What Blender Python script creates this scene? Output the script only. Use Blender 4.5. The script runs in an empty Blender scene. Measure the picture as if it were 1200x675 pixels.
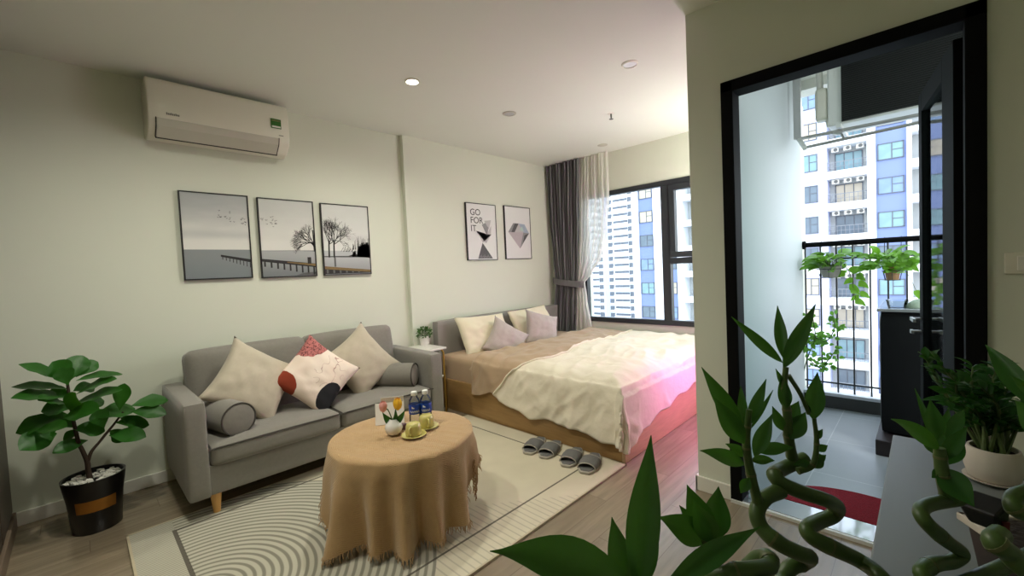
import bpy, bmesh, math, random
from mathutils import Vector, Matrix, Euler, noise
R = math.radians
PI = math.pi
scn = bpy.context.scene
col = scn.collection
rng = random.Random(7)

# ------------------------------------------------------------------ camera
FPX = 499.133
yaw, pitch, roll = 0.77275904, -0.03997707, -0.04606203
CZ = 1.28
CF = Vector((math.cos(pitch)*math.cos(yaw), math.cos(pitch)*math.sin(yaw), math.sin(pitch)))
_r = Vector((math.sin(yaw), -math.cos(yaw), 0))
_u = _r.cross(CF)
CR = _r*math.cos(roll) + _u*math.sin(roll)
CU = -_r*math.sin(roll) + _u*math.cos(roll)
CAM = Vector((0, 0, CZ))
cam = bpy.data.objects.new('camera', bpy.data.cameras.new('camera'))
col.objects.link(cam)
cam.matrix_world = Matrix(((CR.x, CU.x, -CF.x, 0), (CR.y, CU.y, -CF.y, 0), (CR.z, CU.z, -CF.z, CZ), (0, 0, 0, 1)))
cam.data.sensor_width = 36
cam.data.lens = FPX*36/1200
cam.data.clip_start = 0.02
cam.data.clip_end = 600
scn.camera = cam

def ray(x, y): return CR*((x-600)/FPX) - CU*((y-337.5)/FPX) + CF
def at(x, y, d): return CAM + ray(x, y)*d
def onX(x, y, X): d = ray(x, y); return CAM + d*(X/d.x)
def onY(x, y, Y): d = ray(x, y); return CAM + d*(Y/d.y)
def onZ(x, y, Z): d = ray(x, y); return CAM + d*((Z-CZ)/d.z)

# ------------------------------------------------------------------ materials
def lin(c):
    c = c/255
    return c/12.92 if c <= .04045 else ((c+.055)/1.055)**2.4
def rgb(r, g, b): return (lin(r), lin(g), lin(b), 1)
def thin(m, c, k=.4):
    nt = m.node_tree; N = nt.nodes; L = nt.links
    o = N['Material Output']; b = N['Principled BSDF']
    t = N.new('ShaderNodeBsdfTranslucent'); t.inputs[0].default_value = c
    mx = N.new('ShaderNodeMixShader'); mx.inputs[0].default_value = k
    L.new(b.outputs[0], mx.inputs[1]); L.new(t.outputs[0], mx.inputs[2]); L.new(mx.outputs[0], o.inputs[0])
MATS = {}
def mat(name, c, rough=.6, metal=0, var=.06, scale=8, bump=0, bscale=None, coat=0, spec=.5, sheen=0, trans=0, stretch=None, emit=None, estr=0):
    m = bpy.data.materials.new(name); m.use_nodes = True
    nt = m.node_tree; N = nt.nodes; L = nt.links
    b = N['Principled BSDF']
    b.inputs['Roughness'].default_value = rough
    b.inputs['Metallic'].default_value = metal
    b.inputs['Specular IOR Level'].default_value = spec
    b.inputs['Coat Weight'].default_value = coat
    b.inputs['Sheen Weight'].default_value = sheen
    b.inputs['Transmission Weight'].default_value = trans
    tc = N.new('ShaderNodeTexCoord')
    vec = tc.outputs['Object']
    if stretch:
        mp = N.new('ShaderNodeMapping'); mp.inputs['Scale'].default_value = stretch
        L.new(vec, mp.inputs[0]); vec = mp.outputs[0]
    nz = N.new('ShaderNodeTexNoise'); nz.inputs['Scale'].default_value = scale; nz.inputs['Detail'].default_value = 4
    L.new(vec, nz.inputs['Vector'])
    mx = N.new('ShaderNodeMix'); mx.data_type = 'RGBA'
    A = [max(0, v*(1-var)) for v in c[:3]]+[1]; B = [min(1, v*(1+var)) for v in c[:3]]+[1]
    mx.inputs[6].default_value = A; mx.inputs[7].default_value = B
    L.new(nz.outputs['Fac'], mx.inputs[0]); L.new(mx.outputs[2], b.inputs['Base Color'])
    if bump:
        bz = N.new('ShaderNodeTexNoise'); bz.inputs['Scale'].default_value = bscale or scale*6; bz.inputs['Detail'].default_value = 3
        L.new(vec, bz.inputs['Vector'])
        bp = N.new('ShaderNodeBump'); bp.inputs['Strength'].default_value = bump; bp.inputs['Distance'].default_value = .01
        L.new(bz.outputs['Fac'], bp.inputs['Height']); L.new(bp.outputs['Normal'], b.inputs['Normal'])
    if emit:
        b.inputs['Emission Color'].default_value = emit; b.inputs['Emission Strength'].default_value = estr
    MATS[name] = m
    return m

def glass(name, tint=(1, 1, 1, 1), gl=.08, rough=.0):
    m = bpy.data.materials.new(name); m.use_nodes = True
    nt = m.node_tree; N = nt.nodes; L = nt.links
    for n in list(N): N.remove(n)
    o = N.new('ShaderNodeOutputMaterial'); mix = N.new('ShaderNodeMixShader')
    t = N.new('ShaderNodeBsdfTransparent'); t.inputs[0].default_value = tint
    g = N.new('ShaderNodeBsdfGlossy'); g.inputs['Roughness'].default_value = rough
    f = N.new('ShaderNodeFresnel'); f.inputs[0].default_value = 1.3
    ad = N.new('ShaderNodeMath'); ad.operation = 'MULTIPLY'; ad.inputs[1].default_value = gl*10
    L.new(f.outputs[0], ad.inputs[0]); L.new(ad.outputs[0], mix.inputs[0])
    L.new(t.outputs[0], mix.inputs[1]); L.new(g.outputs[0], mix.inputs[2]); L.new(mix.outputs[0], o.inputs[0])
    MATS[name] = m
    return m

wall_m = mat('wall_paint', rgb(219, 223, 207), .7, var=.015, scale=3, bump=.02, bscale=120)
wall2_m = mat('balcony_paint', rgb(196, 204, 203), .7, var=.02, scale=3, bump=.03, bscale=60)
ceil_m = mat('ceiling_paint', rgb(229, 233, 224), .8, var=.01, scale=3)
white_m = mat('white_paint', rgb(232, 230, 220), .45, var=.01)
black_al = mat('black_aluminium', rgb(8, 9, 10), .7, 0, var=.05, spec=.12)
grey_al = mat('dark_grey_aluminium', rgb(52, 56, 60), .4, .3, var=.05)
sofa_m = mat('grey_upholstery', rgb(130, 126, 117), .9, var=.1, scale=60, bump=.25, bscale=400, sheen=.3)
piping_m = mat('grey_piping', rgb(74, 70, 64), .9, var=.08, scale=60)
beige_m = mat('beige_linen', rgb(190, 180, 160), .9, var=.06, scale=50, bump=.2, bscale=350, sheen=.2)
greycush_m = mat('lilac_grey_linen', rgb(182, 172, 166), .9, var=.05, scale=50, bump=.2, bscale=350, sheen=.2)
cream_m = mat('cream_cotton', rgb(232, 223, 202), .85, var=.03, scale=12, bump=.25, bscale=30, sheen=.2)
pill_m = mat('cream_pillow_cotton', rgb(228, 219, 192), .85, var=.03, scale=12, bump=.1, bscale=90, sheen=.2)
brown_m = mat('tan_cotton', rgb(178, 152, 122), .85, var=.04, scale=12, bump=.1, bscale=90, sheen=.2)
head_m = mat('grey_headboard_fabric', rgb(150, 146, 140), .9, var=.06, scale=70, bump=.15, bscale=300)
oak_m = mat('honey_oak', rgb(164, 130, 82), .45, var=.22, scale=6, stretch=(12, 1.2, 12), bump=.05)
leg_m = mat('pale_oak', rgb(214, 164, 96), .4, var=.12, scale=10, stretch=(8, 8, 1))
gold_m = mat('brushed_gold', rgb(200, 164, 84), .3, .9, var=.05)
marble_m = mat('white_tabletop', rgb(232, 230, 222), .25, var=.03)
curtain_m = mat('taupe_curtain', rgb(112, 113, 114), .9, var=.06, scale=30, bump=.1, bscale=200)
ceram_m = mat('white_ceramic', rgb(232, 230, 226), .25, var=.02, coat=.3)
potwhite_m = mat('matte_white_pot', rgb(205, 196, 184), .5, var=.06, scale=20)
blackpot_m = mat('black_glazed_pot', rgb(16, 15, 16), .3, var=.1)
goldband_m = mat('copper_band', rgb(170, 116, 50), .35, .7, var=.35, scale=14)
pebble_m = mat('white_pebbles', rgb(214, 212, 202), .7, var=.12, scale=50)
soil_m = mat('dark_soil', rgb(38, 30, 24), .95, var=.4, scale=60, bump=.8, bscale=80)
leaf_m = mat('deep_green_leaf', rgb(30, 74, 30), .4, var=.35, scale=10, spec=.35)
fig_m = mat('fig_leaf', rgb(40, 96, 24), .42, var=.4, scale=6, spec=.4)
bamleaf_m = mat('bamboo_leaf', rgb(34, 80, 28), .3, var=.3, scale=14, stretch=(3, 3, 3), spec=.45)
bamstem_m = mat('bamboo_stem', rgb(62, 86, 36), .4, var=.35, scale=20, spec=.45)
bamnode_m = mat('bamboo_node', rgb(88, 94, 54), .5, var=.2, scale=30)
pothos_m = mat('bright_pothos_leaf', rgb(104, 156, 44), .45, var=.35, scale=9)
clim_m = mat('fresh_green_leaf', rgb(92, 146, 56), .5, var=.3, scale=10)
thin(leaf_m, rgb(70, 130, 30), .25); thin(fig_m, rgb(80, 150, 30), .2); thin(bamleaf_m, rgb(84, 140, 40), .24); thin(pothos_m, rgb(130, 190, 50), .25); thin(clim_m, rgb(130, 190, 70), .25)
bark_m = mat('brown_bark', rgb(58, 44, 32), .8, var=.2, scale=30)
stem_m = mat('green_stem', rgb(70, 90, 42), .6, var=.2, scale=30)
conc_m = mat('dark_curb', rgb(78, 78, 76), .8, var=.1, scale=12)
metal_m = mat('steel', rgb(190, 190, 188), .3, .8, var=.04)
whitemetal_m = mat('white_enamel', rgb(226, 228, 222), .4, .1, var=.02)
acw_m = mat('white_plastic', rgb(226, 224, 208), .4, var=.01, coat=.2)
acg_m = mat('pale_grey_plastic', rgb(196, 194, 180), .45, var=.02)
line_m = mat('dark_gap', rgb(40, 38, 34), .7)
fin_m = mat('black_fins', rgb(22, 24, 22), .5, .3, var=.1)
red_m = mat('red_mat_pile', rgb(150, 14, 34), .95, var=.3, scale=90, bump=.9, bscale=160)
rug_edge = mat('rug_binding', rgb(190, 178, 150), .9, var=.05)
slip_m = mat('grey_slipper_fabric', rgb(112, 112, 110), .9, var=.12, scale=120, bump=.3, bscale=300)
slipsole_m = mat('pale_slipper_trim', rgb(176, 170, 158), .85, var=.08, scale=40)
blackbox_m = mat('black_cover', rgb(8, 11, 13), .6, spec=.25, var=.12, scale=10)
plinth_m = mat('dark_plinth', rgb(36, 28, 28), .5, var=.2, scale=15)
desk_m = mat('grey_desk_laminate', rgb(120, 126, 126), .38, var=.08, scale=5, stretch=(1, 8, 1), spec=.5)
deskdark_m = mat('dark_desk_panel', rgb(60, 56, 52), .5, var=.1)
dwood_m = mat('dark_brown_wood', rgb(66, 54, 44), .45, var=.25, scale=5, stretch=(10, 10, .8))
framebk_m = mat('black_frame', rgb(18, 18, 18), .4, var=.05)
yellow_m = mat('yellow_petal', rgb(242, 190, 40), .5, var=.12, scale=40)
pink_m = mat('pink_petal', rgb(236, 168, 160), .5, var=.1, scale=40)
cup_m = mat('pale_green_ceramic', rgb(196, 186, 110), .2, var=.12, scale=30, coat=.5)
blue_m = mat('blue_label', rgb(18, 62, 158), .4, var=.15, scale=30)
cap_m = mat('white_cap', rgb(236, 236, 232), .4, var=.01)
card_m = mat('white_card', rgb(232, 228, 220), .6, var=.02)
purple_m = mat('mauve_sachet', rgb(112, 84, 96), .6, var=.15, scale=40)
redbit_m = mat('dark_red_tag', rgb(96, 14, 30), .5)
terra_m = mat('terracotta', rgb(150, 116, 78), .7, var=.15, scale=20)
greypot_m = mat('grey_planter', rgb(150, 148, 138), .6, var=.1, scale=20)
green_m = mat('green_sticker', rgb(52, 112, 36), .5, var=.05)
glass_m = glass('window_glass', (.96, .985, .985, 1), .06)
bottle_m = glass('bottle_plastic', (.93, .95, .95, 1), .10, .08)
doorgl_m = glass('door_glass', (.72, .86, .82, 1), .12, .05)
# buildings
bw_m = mat('facade_white', rgb(228, 231, 236), .8, var=.02, scale=.4)
bl_m = mat('facade_lavender', rgb(186, 192, 222), .8, var=.02, scale=.4)
bb_m = mat('facade_blue', rgb(116, 132, 176), .8, var=.05, scale=.4)
bg_m = mat('facade_grey_recess', rgb(168, 172, 172), .8, var=.05, scale=.6)
bwin_m = mat('facade_window_glass', rgb(138, 160, 178), .15, var=.35, scale=.9, spec=.6)
bwin2_m = mat('facade_door_glass', rgb(112, 140, 158), .15, var=.4, scale=1.3, spec=.6)
bfr_m = mat('facade_window_frame', rgb(84, 92, 104), .5, var=.05)
brail_m = mat('facade_railing', rgb(120, 126, 134), .5, var=.05)
bac_m = mat('facade_condenser', rgb(206, 206, 200), .5, var=.05)
bacd_m = mat('facade_condenser_fan', rgb(96, 98, 98), .5, var=.05)
bdk_m = mat('far_window_or_shade', rgb(92, 100, 112), .4, var=.15, scale=.5)
ground_m = mat('city_ground', rgb(150, 152, 150), .9, var=.2, scale=.05)

# sheer curtain: translucent + transparent
def sheer():
    m = bpy.data.materials.new('sheer_voile'); m.use_nodes = True
    nt = m.node_tree; N = nt.nodes; L = nt.links
    for n in list(N): N.remove(n)
    o = N.new('ShaderNodeOutputMaterial'); m1 = N.new('ShaderNodeMixShader'); m2 = N.new('ShaderNodeMixShader')
    t = N.new('ShaderNodeBsdfTransparent'); d = N.new('ShaderNodeBsdfDiffuse'); tr = N.new('ShaderNodeBsdfTranslucent')
    d.inputs[0].default_value = rgb(244, 243, 238); tr.inputs[0].default_value = rgb(246, 245, 240)
    nz = N.new('ShaderNodeTexNoise'); nz.inputs['Scale'].default_value = 40
    mr = N.new('ShaderNodeMapRange'); mr.inputs[3].default_value = .16; mr.inputs[4].default_value = .26
    L.new(nz.outputs['Fac'], mr.inputs[0])
    m1.inputs[0].default_value = .45
    L.new(d.outputs[0], m1.inputs[1]); L.new(tr.outputs[0], m1.inputs[2])
    L.new(mr.outputs[0], m2.inputs[0]); L.new(m1.outputs[0], m2.inputs[1]); L.new(t.outputs[0], m2.inputs[2])
    L.new(m2.outputs[0], o.inputs[0])
    return m
sheer_m = sheer()

class G:
    """small node-graph helper"""
    def __init__(s, name):
        s.m = bpy.data.materials.new(name); s.m.use_nodes = True
        s.N = s.m.node_tree.nodes; s.L = s.m.node_tree.links; s.b = s.N['Principled BSDF']
        tc = s.N.new('ShaderNodeTexCoord'); s.obj = tc.outputs['Object']; s.gen = tc.outputs['Generated']
    def sock(s, i, v):
        if hasattr(v, 'links'): s.L.new(v, i)
        else: i.default_value = v
    def math(s, op, a, b=0, c=0, clamp=False):
        n = s.N.new('ShaderNodeMath'); n.operation = op; n.use_clamp = clamp
        s.sock(n.inputs[0], a); s.sock(n.inputs[1], b)
        s.sock(n.inputs[2], c)
        return n.outputs[0]
    def sep(s, v):
        n = s.N.new('ShaderNodeSeparateXYZ'); s.L.new(v, n.inputs[0]); return n.outputs
    def comb(s, x, y, z):
        n = s.N.new('ShaderNodeCombineXYZ'); s.sock(n.inputs[0], x); s.sock(n.inputs[1], y); s.sock(n.inputs[2], z); return n.outputs[0]
    def mix(s, f, a, b):
        n = s.N.new('ShaderNodeMix'); n.data_type = 'RGBA'
        s.sock(n.inputs[0], f); s.sock(n.inputs[6], a); s.sock(n.inputs[7], b); return n.outputs[2]
    def noise(s, v, sc, det=3):
        n = s.N.new('ShaderNodeTexNoise'); n.inputs['Scale'].default_value = sc; n.inputs['Detail'].default_value = det
        s.L.new(v, n.inputs['Vector']); return n.outputs['Fac']
    def step(s, v, a, b):
        n = s.N.new('ShaderNodeMapRange'); n.interpolation_type = 'SMOOTHSTEP'
        s.sock(n.inputs[0], v); n.inputs[1].default_value = a; n.inputs[2].default_value = b; return n.outputs[0]
    def bump(s, h, st=.2, d=.01):
        n = s.N.new('ShaderNodeBump'); n.inputs['Strength'].default_value = st; n.inputs['Distance'].default_value = d
        s.L.new(h, n.inputs['Height']); s.L.new(n.outputs[0], s.b.inputs['Normal'])

def plank_mat():
    g = G('oak_laminate_floor'); x, y, z = g.sep(g.obj)
    # boards run along X: width .13 (Y), length 1.2 (X)
    row = g.math('FLOOR', g.math('DIVIDE', y, .14))
    off = g.math('MULTIPLY', g.math('FRACT', g.math('MULTIPLY', row, .3819)), 1.25)
    cx = g.math('DIVIDE', g.math('ADD', x, off), 1.25)
    colid = g.math('FLOOR', cx)
    wn = g.N.new('ShaderNodeTexWhiteNoise'); wn.noise_dimensions = '2D'
    g.L.new(g.comb(row, colid, 0), wn.inputs['Vector'])
    v = g.comb(g.math('MULTIPLY', x, 1.2), g.math('MULTIPLY', y, 14), wn.outputs['Value'])
    n1 = g.noise(v, 2.2, 5)
    c = g.mix(n1, rgb(108, 96, 78), rgb(170, 156, 132))
    c = g.mix(g.math('MULTIPLY', wn.outputs['Value'], .45), c, rgb(128, 112, 90))
    fy = g.math('FRACT', g.math('DIVIDE', y, .14)); fx = g.math('FRACT', cx)
    gap = g.math('MAXIMUM', g.math('LESS_THAN', fy, .02), g.math('LESS_THAN', fx, .0025))
    c = g.mix(g.math('MULTIPLY', gap, .5), c, rgb(80, 66, 52))
    g.L.new(c, g.b.inputs['Base Color'])
    g.b.inputs['Roughness'].default_value = .27
    g.b.inputs['Specular IOR Level'].default_value = .75
    g.bump(g.noise(v, 6, 3), .06)
    return g.m
def tile_mat():
    g = G('grey_floor_tiles'); x, y, z = g.sep(g.obj)
    fx = g.math('FRACT', g.math('DIVIDE', g.math('SUBTRACT', x, 3.615), .60))
    fy = g.math('FRACT', g.math('DIVIDE', g.math('SUBTRACT', y, .492), .60))
    gap = g.math('MAXIMUM', g.math('LESS_THAN', fx, .008), g.math('LESS_THAN', fy, .008))
    c = g.mix(g.noise(g.obj, 3, 4), rgb(146, 151, 152), rgb(164, 169, 170))
    c = g.mix(gap, c, rgb(190, 192, 190))
    g.L.new(c, g.b.inputs['Base Color']); g.b.inputs['Roughness'].default_value = .3
    return g.m
def rug_mat():
    g = G('cream_patterned_rug'); x, y, z = g.sep(g.obj)   # object coords = world (rug origin at zero)
    dx = g.math('SUBTRACT', x, .29); dy = g.math('SUBTRACT', y, 2.14)
    dxp = g.math('MAXIMUM', dx, 0)
    r = g.math('SQRT', g.math('ADD', g.math('MULTIPLY', dxp, dxp), g.math('MULTIPLY', dy, dy)))
    wob = g.noise(g.obj, 3, 2)
    arcs = g.math('FRACT', g.math('ADD', g.math('DIVIDE', r, .0345), g.math('MULTIPLY', wob, .3)))
    arcl = g.step(g.math('ABSOLUTE', g.math('SUBTRACT', arcs, .5)), .30, .12)
    fine = g.math('FRACT', g.math('DIVIDE', r, .0165))
    finel = g.math('MULTIPLY', g.step(g.math('ABSOLUTE', g.math('SUBTRACT', fine, .5)), .30, .15), .62)
    left = g.math('LESS_THAN', dx, 0)
    far = g.math('GREATER_THAN', r, .62)
    # inner concentric vs outside stripes
    inarc = g.math('LESS_THAN', r, .95)
    lines = g.mix(left, arcl, finel)
    # stripes at constant X outside the arcs
    st = g.math('FRACT', g.math('DIVIDE', g.math('ADD', x, g.math('MULTIPLY', wob, .012)), .036))
    stl = g.math('MULTIPLY', g.step(g.math('ABSOLUTE', g.math('SUBTRACT', st, .5)), .16, .04), .45)
    plain = g.step(g.math('ADD', g.math('MULTIPLY', g.math('SUBTRACT', x, 1.40), .63), g.math('MULTIPLY', g.math('SUBTRACT', y, 1.80), .77)), 0, .02)
    stl = g.math('MULTIPLY', stl, g.math('SUBTRACT', 1, plain))
    ln = g.mix(inarc, stl, lines)
    upper = g.step(y, 2.86, 2.95)
    c = g.mix(g.noise(g.obj, 5, 3), rgb(198, 190, 166), rgb(216, 208, 184))
    c = g.mix(g.math('MULTIPLY', inarc, .5), c, rgb(168, 170, 158))
    c = g.mix(g.math('MULTIPLY', g.sep(ln)[0], .66), c, rgb(92, 90, 78))
    # dark frame lines
    def band(v, p, w): return g.math('LESS_THAN', g.math('ABSOLUTE', g.math('SUBTRACT', v, p)), w)
    ins = g.math('MULTIPLY', g.math('GREATER_THAN', x, .278), g.math('LESS_THAN', x, 2.24))
    iny = g.math('MULTIPLY', g.math('GREATER_THAN', y, 1.57), g.math('LESS_THAN', y, 2.82))
    fl = g.math('MAXIMUM', g.math('MULTIPLY', band(y, 1.58, .006), ins), g.math('MULTIPLY', band(x, 2.231, .006), iny))
    fl = g.math('MAXIMUM', fl, g.math('MULTIPLY', band(x, .286, .009), iny))
    fl = g.math('MAXIMUM', fl, g.math('MULTIPLY', band(y, 2.81, .008), ins))
    c = g.mix(g.math('MULTIPLY', fl, .85), c, rgb(72, 66, 56))
    g.L.new(c, g.b.inputs['Base Color']); g.b.inputs['Roughness'].default_value = .95
    g.bump(g.noise(g.obj, 300, 2), .3, .004)
    return g.m
floor_m = plank_mat(); tile_m = tile_mat(); rug_m = rug_mat()

def cushion_art_mat():
    # local coords: x,z in the cushion's plane (half-size .21)
    g = G('printed_cushion_fabric'); x, y, z = g.sep(g.obj)
    n = g.noise(g.obj, 9, 3); n2 = g.noise(g.obj, 40, 3)
    def disc(px, pz, rx, rz, w=.6):
        a = g.math('DIVIDE', g.math('SUBTRACT', x, px), rx); b = g.math('DIVIDE', g.math('SUBTRACT', z, pz), rz)
        d = g.math('SQRT', g.math('ADD', g.math('MULTIPLY', a, a), g.math('MULTIPLY', b, b)))
        return g.math('LESS_THAN', g.math('ADD', d, g.math('MULTIPLY', g.math('SUBTRACT', n, .5), w)), 1)
    c = g.mix(n, rgb(236, 214, 196), rgb(238, 226, 214))
    # fine red line flower
    wv = g.math('ABSOLUTE', g.math('SUBTRACT', g.noise(g.obj, 13, 1), .5))
    lm = g.math('MULTIPLY', g.math('LESS_THAN', wv, .008), disc(.06, -.05, .13, .10, .2))
    c = g.mix(g.math('MULTIPLY', lm, .7), c, rgb(150, 90, 84))
    pinkz = disc(.20, .20, .16, .16, .5)
    veins = g.math('LESS_THAN', g.math('ABSOLUTE', g.math('SUBTRACT', n2, .5)), .03)
    pk = g.mix(veins, rgb(186, 112, 108), rgb(96, 52, 52))
    c = g.mix(pinkz, c, pk)
    c = g.mix(disc(-.19, .17, .10, .12, .4), c, rgb(142, 54, 28))
    c = g.mix(disc(-.09, -.155, .10, .075, .3), c, rgb(26, 26, 30))
    g.L.new(c, g.b.inputs['Base Color']); g.b.inputs['Roughness'].default_value = .9
    return g.m
cushart_m = cushion_art_mat()
def woven_mat():
    g = G('tan_woven_cloth'); x, y, z = g.sep(g.obj)
    p = g.math('ADD', x, g.math('MULTIPLY', y, .35)); q = g.math('SUBTRACT', g.math('ADD', y, z), g.math('MULTIPLY', x, .35))
    zig = g.math('ABSOLUTE', g.math('SUBTRACT', g.math('FRACT', g.math('MULTIPLY', p, 16)), .5))
    w = g.math('SINE', g.math('MULTIPLY', g.math('ADD', q, g.math('MULTIPLY', zig, .06)), 640))
    n = g.noise(g.obj, 55, 4); n2 = g.noise(g.obj, 7, 3)
    h = g.math('ADD', g.math('MULTIPLY', w, .35), g.math('MULTIPLY', n, 1.2))
    c = g.mix(g.math('ADD', g.math('MULTIPLY', h, .4), .2), rgb(166, 132, 88), rgb(208, 174, 126))
    c = g.mix(g.math('MULTIPLY', n2, .4), c, rgb(170, 134, 90))
    g.L.new(c, g.b.inputs['Base Color']); g.b.inputs['Roughness'].default_value = .95
    g.b.inputs['Sheen Weight'].default_value = .3
    g.bump(h, .5, .004)
    return g.m
cloth_m = woven_mat()

# ------------------------------------------------------------------ mesh builder
class MB:
    def __init__(s): s.v = []; s.f = []; s.m = []
    def add(s, vs, fs, mi=0):
        o = len(s.v); s.v += [tuple(v) for v in vs]
        s.f += [tuple(i+o for i in f) for f in fs]; s.m += [mi]*len(fs); return s
    def box(s, x0, x1, y0, y1, z0, z1, mi=0):
        x0, x1 = sorted((x0, x1)); y0, y1 = sorted((y0, y1)); z0, z1 = sorted((z0, z1))
        return s.add([(x0,y0,z0),(x1,y0,z0),(x1,y1,z0),(x0,y1,z0),(x0,y0,z1),(x1,y0,z1),(x1,y1,z1),(x0,y1,z1)],
              [(0,3,2,1),(4,5,6,7),(0,1,5,4),(1,2,6,5),(2,3,7,6),(3,0,4,7)], mi)
    def obox(s, c, ax, ay, az, mi=0):
        c, ax, ay, az = map(Vector, (c, ax, ay, az))
        P = [c+ax*i+ay*j+az*k for k in (-1, 1) for i, j in ((-1,-1),(1,-1),(1,1),(-1,1))]
        return s.add(P, [(0,3,2,1),(4,5,6,7),(0,1,5,4),(1,2,6,5),(2,3,7,6),(3,0,4,7)], mi)
    def grid(s, fn, nu, nv, mi=0, closeu=False, mfn=None):
        o = len(s.v)
        nuv = nu if closeu else nu+1
        for j in range(nv+1):
            for i in range(nuv): s.v.append(tuple(fn(i/nu, j/nv)))
        for j in range(nv):
            for i in range(nu):
                a = o+j*nuv+i; b = o+j*nuv+(i+1) % nuv
                s.f.append((a, b, b+nuv, a+nuv)); s.m.append(mfn((i+.5)/nu, (j+.5)/nv) if mfn else mi)
        return s
    def tube(s, pts, rad, n=8, mi=0, cap=True, smooth=0):
        pts = [Vector(p) for p in pts]
        if not isinstance(rad, (list, tuple)): rad = [rad]*len(pts)
        if smooth: pts, rad = catmull(pts, rad, smooth)
        o = len(s.v); N = len(pts)
        t = (pts[1]-pts[0]).normalized()
        a = t.orthogonal().normalized()
        for k in range(N):
            t2 = (pts[min(k+1, N-1)]-pts[max(k-1, 0)]).normalized()
            a = (a - t2*a.dot(t2)).normalized(); b = t2.cross(a)
            for i in range(n):
                th = 2*PI*i/n; s.v.append(tuple(pts[k]+(a*math.cos(th)+b*math.sin(th))*rad[k]))
        for k in range(N-1):
            for i in range(n):
                j = (i+1) % n
                s.f.append((o+k*n+i, o+k*n+j, o+(k+1)*n+j, o+(k+1)*n+i)); s.m.append(mi)
        if cap:
            s.f.append(tuple(o+i for i in range(n-1, -1, -1))); s.m.append(mi)
            s.f.append(tuple(o+(N-1)*n+i for i in range(n))); s.m.append(mi)
        return s
    def lathe(s, prof, c=(0, 0, 0), n=24, mi=0, sx=1, sy=1):
        o = len(s.v); c = Vector(c)
        for r, z in prof:
            for i in range(n):
                th = 2*PI*i/n; s.v.append((c.x+sx*r*math.cos(th), c.y+sy*r*math.sin(th), c.z+z))
        for k in range(len(prof)-1):
            for i in range(n):
                j = (i+1) % n
                s.f.append((o+k*n+i, o+k*n+j, o+(k+1)*n+j, o+(k+1)*n+i)); s.m.append(mi)
        if prof[0][0] > 1e-5: s.f.append(tuple(o+i for i in range(n-1, -1, -1))); s.m.append(mi)
        if prof[-1][0] > 1e-5: s.f.append(tuple(o+(len(prof)-1)*n+i for i in range(n))); s.m.append(mi)
        return s
    def prism(s, poly, d, mi=0):
        d = Vector(d); n = len(poly); P = [Vector(p) for p in poly]
        return s.add(P+[p+d for p in P], [tuple(range(n-1, -1, -1)), tuple(range(n, 2*n))]+[(i, (i+1) % n, (i+1) % n+n, i+n) for i in range(n)], mi)
    def rbox(s, c, h, r, n=8, puff=(0, 0, 0), mi=0):
        """rounded, puffed box: centre c, half sizes h"""
        c = Vector(c); h = Vector(h); inn = Vector((h.x-r, h.y-r, h.z-r))
        bm = bmesh.new(); bmesh.ops.create_cube(bm, size=2)
        bmesh.ops.subdivide_edges(bm, edges=bm.edges[:], cuts=n, use_grid_fill=True)
        vs = []
        for v in bm.verts:
            q = v.co.copy()
            w = [math.copysign(abs(t)**.6 if abs(t) < 1 else 1, t) for t in q]
            p = Vector((w[0]*h.x, w[1]*h.y, w[2]*h.z))
            e = Vector([max(-inn[i], min(inn[i], p[i])) for i in range(3)])
            d = p-e
            if d.length > 1e-9: p = e+d.normalized()*r
            ux, uy, uz = q
            p.x += math.copysign(puff[0]*(1-uy*uy)*(1-uz*uz), ux)*abs(ux)**3
            p.y += math.copysign(puff[1]*(1-ux*ux)*(1-uz*uz), uy)*abs(uy)**3
            p.z += math.copysign(puff[2]*(1-ux*ux)*(1-uy*uy), uz)*abs(uz)**3
            vs.append(c+p)
        bm.verts.index_update()
        fs = [tuple(v.index for v in f.verts) for f in bm.faces]
        bm.free()
        return s.add(vs, fs, mi)
    def build(s, name, mats, parent=None, smooth=False, bevel=0, seg=2, auto=None):
        me = bpy.data.meshes.new(name)
        off = base_of(parent)
        me.from_pydata([(v[0]-off.x, v[1]-off.y, v[2]-off.z) for v in s.v], [], s.f)
        if not isinstance(mats, (list, tuple)): mats = [mats]
        for m in mats: me.materials.append(m)
        for p, mi in zip(me.polygons, s.m): p.material_index = mi
        if bevel:
            bm = bmesh.new(); bm.from_mesh(me)
            es = [e for e in bm.edges if len(e.link_faces) == 2 and e.calc_face_angle(0) > .5]
            bmesh.ops.bevel(bm, geom=es, offset=bevel, segments=seg, affect='EDGES', profile=.5, clamp_overlap=True)
            bm.to_mesh(me); bm.free()
        me.update()
        if smooth:
            for p in me.polygons: p.use_smooth = True
            me.set_sharp_from_angle(angle=R(auto or 50))
        o = bpy.data.objects.new(name, me); col.objects.link(o)
        if parent: o.parent = parent
        return o

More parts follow.
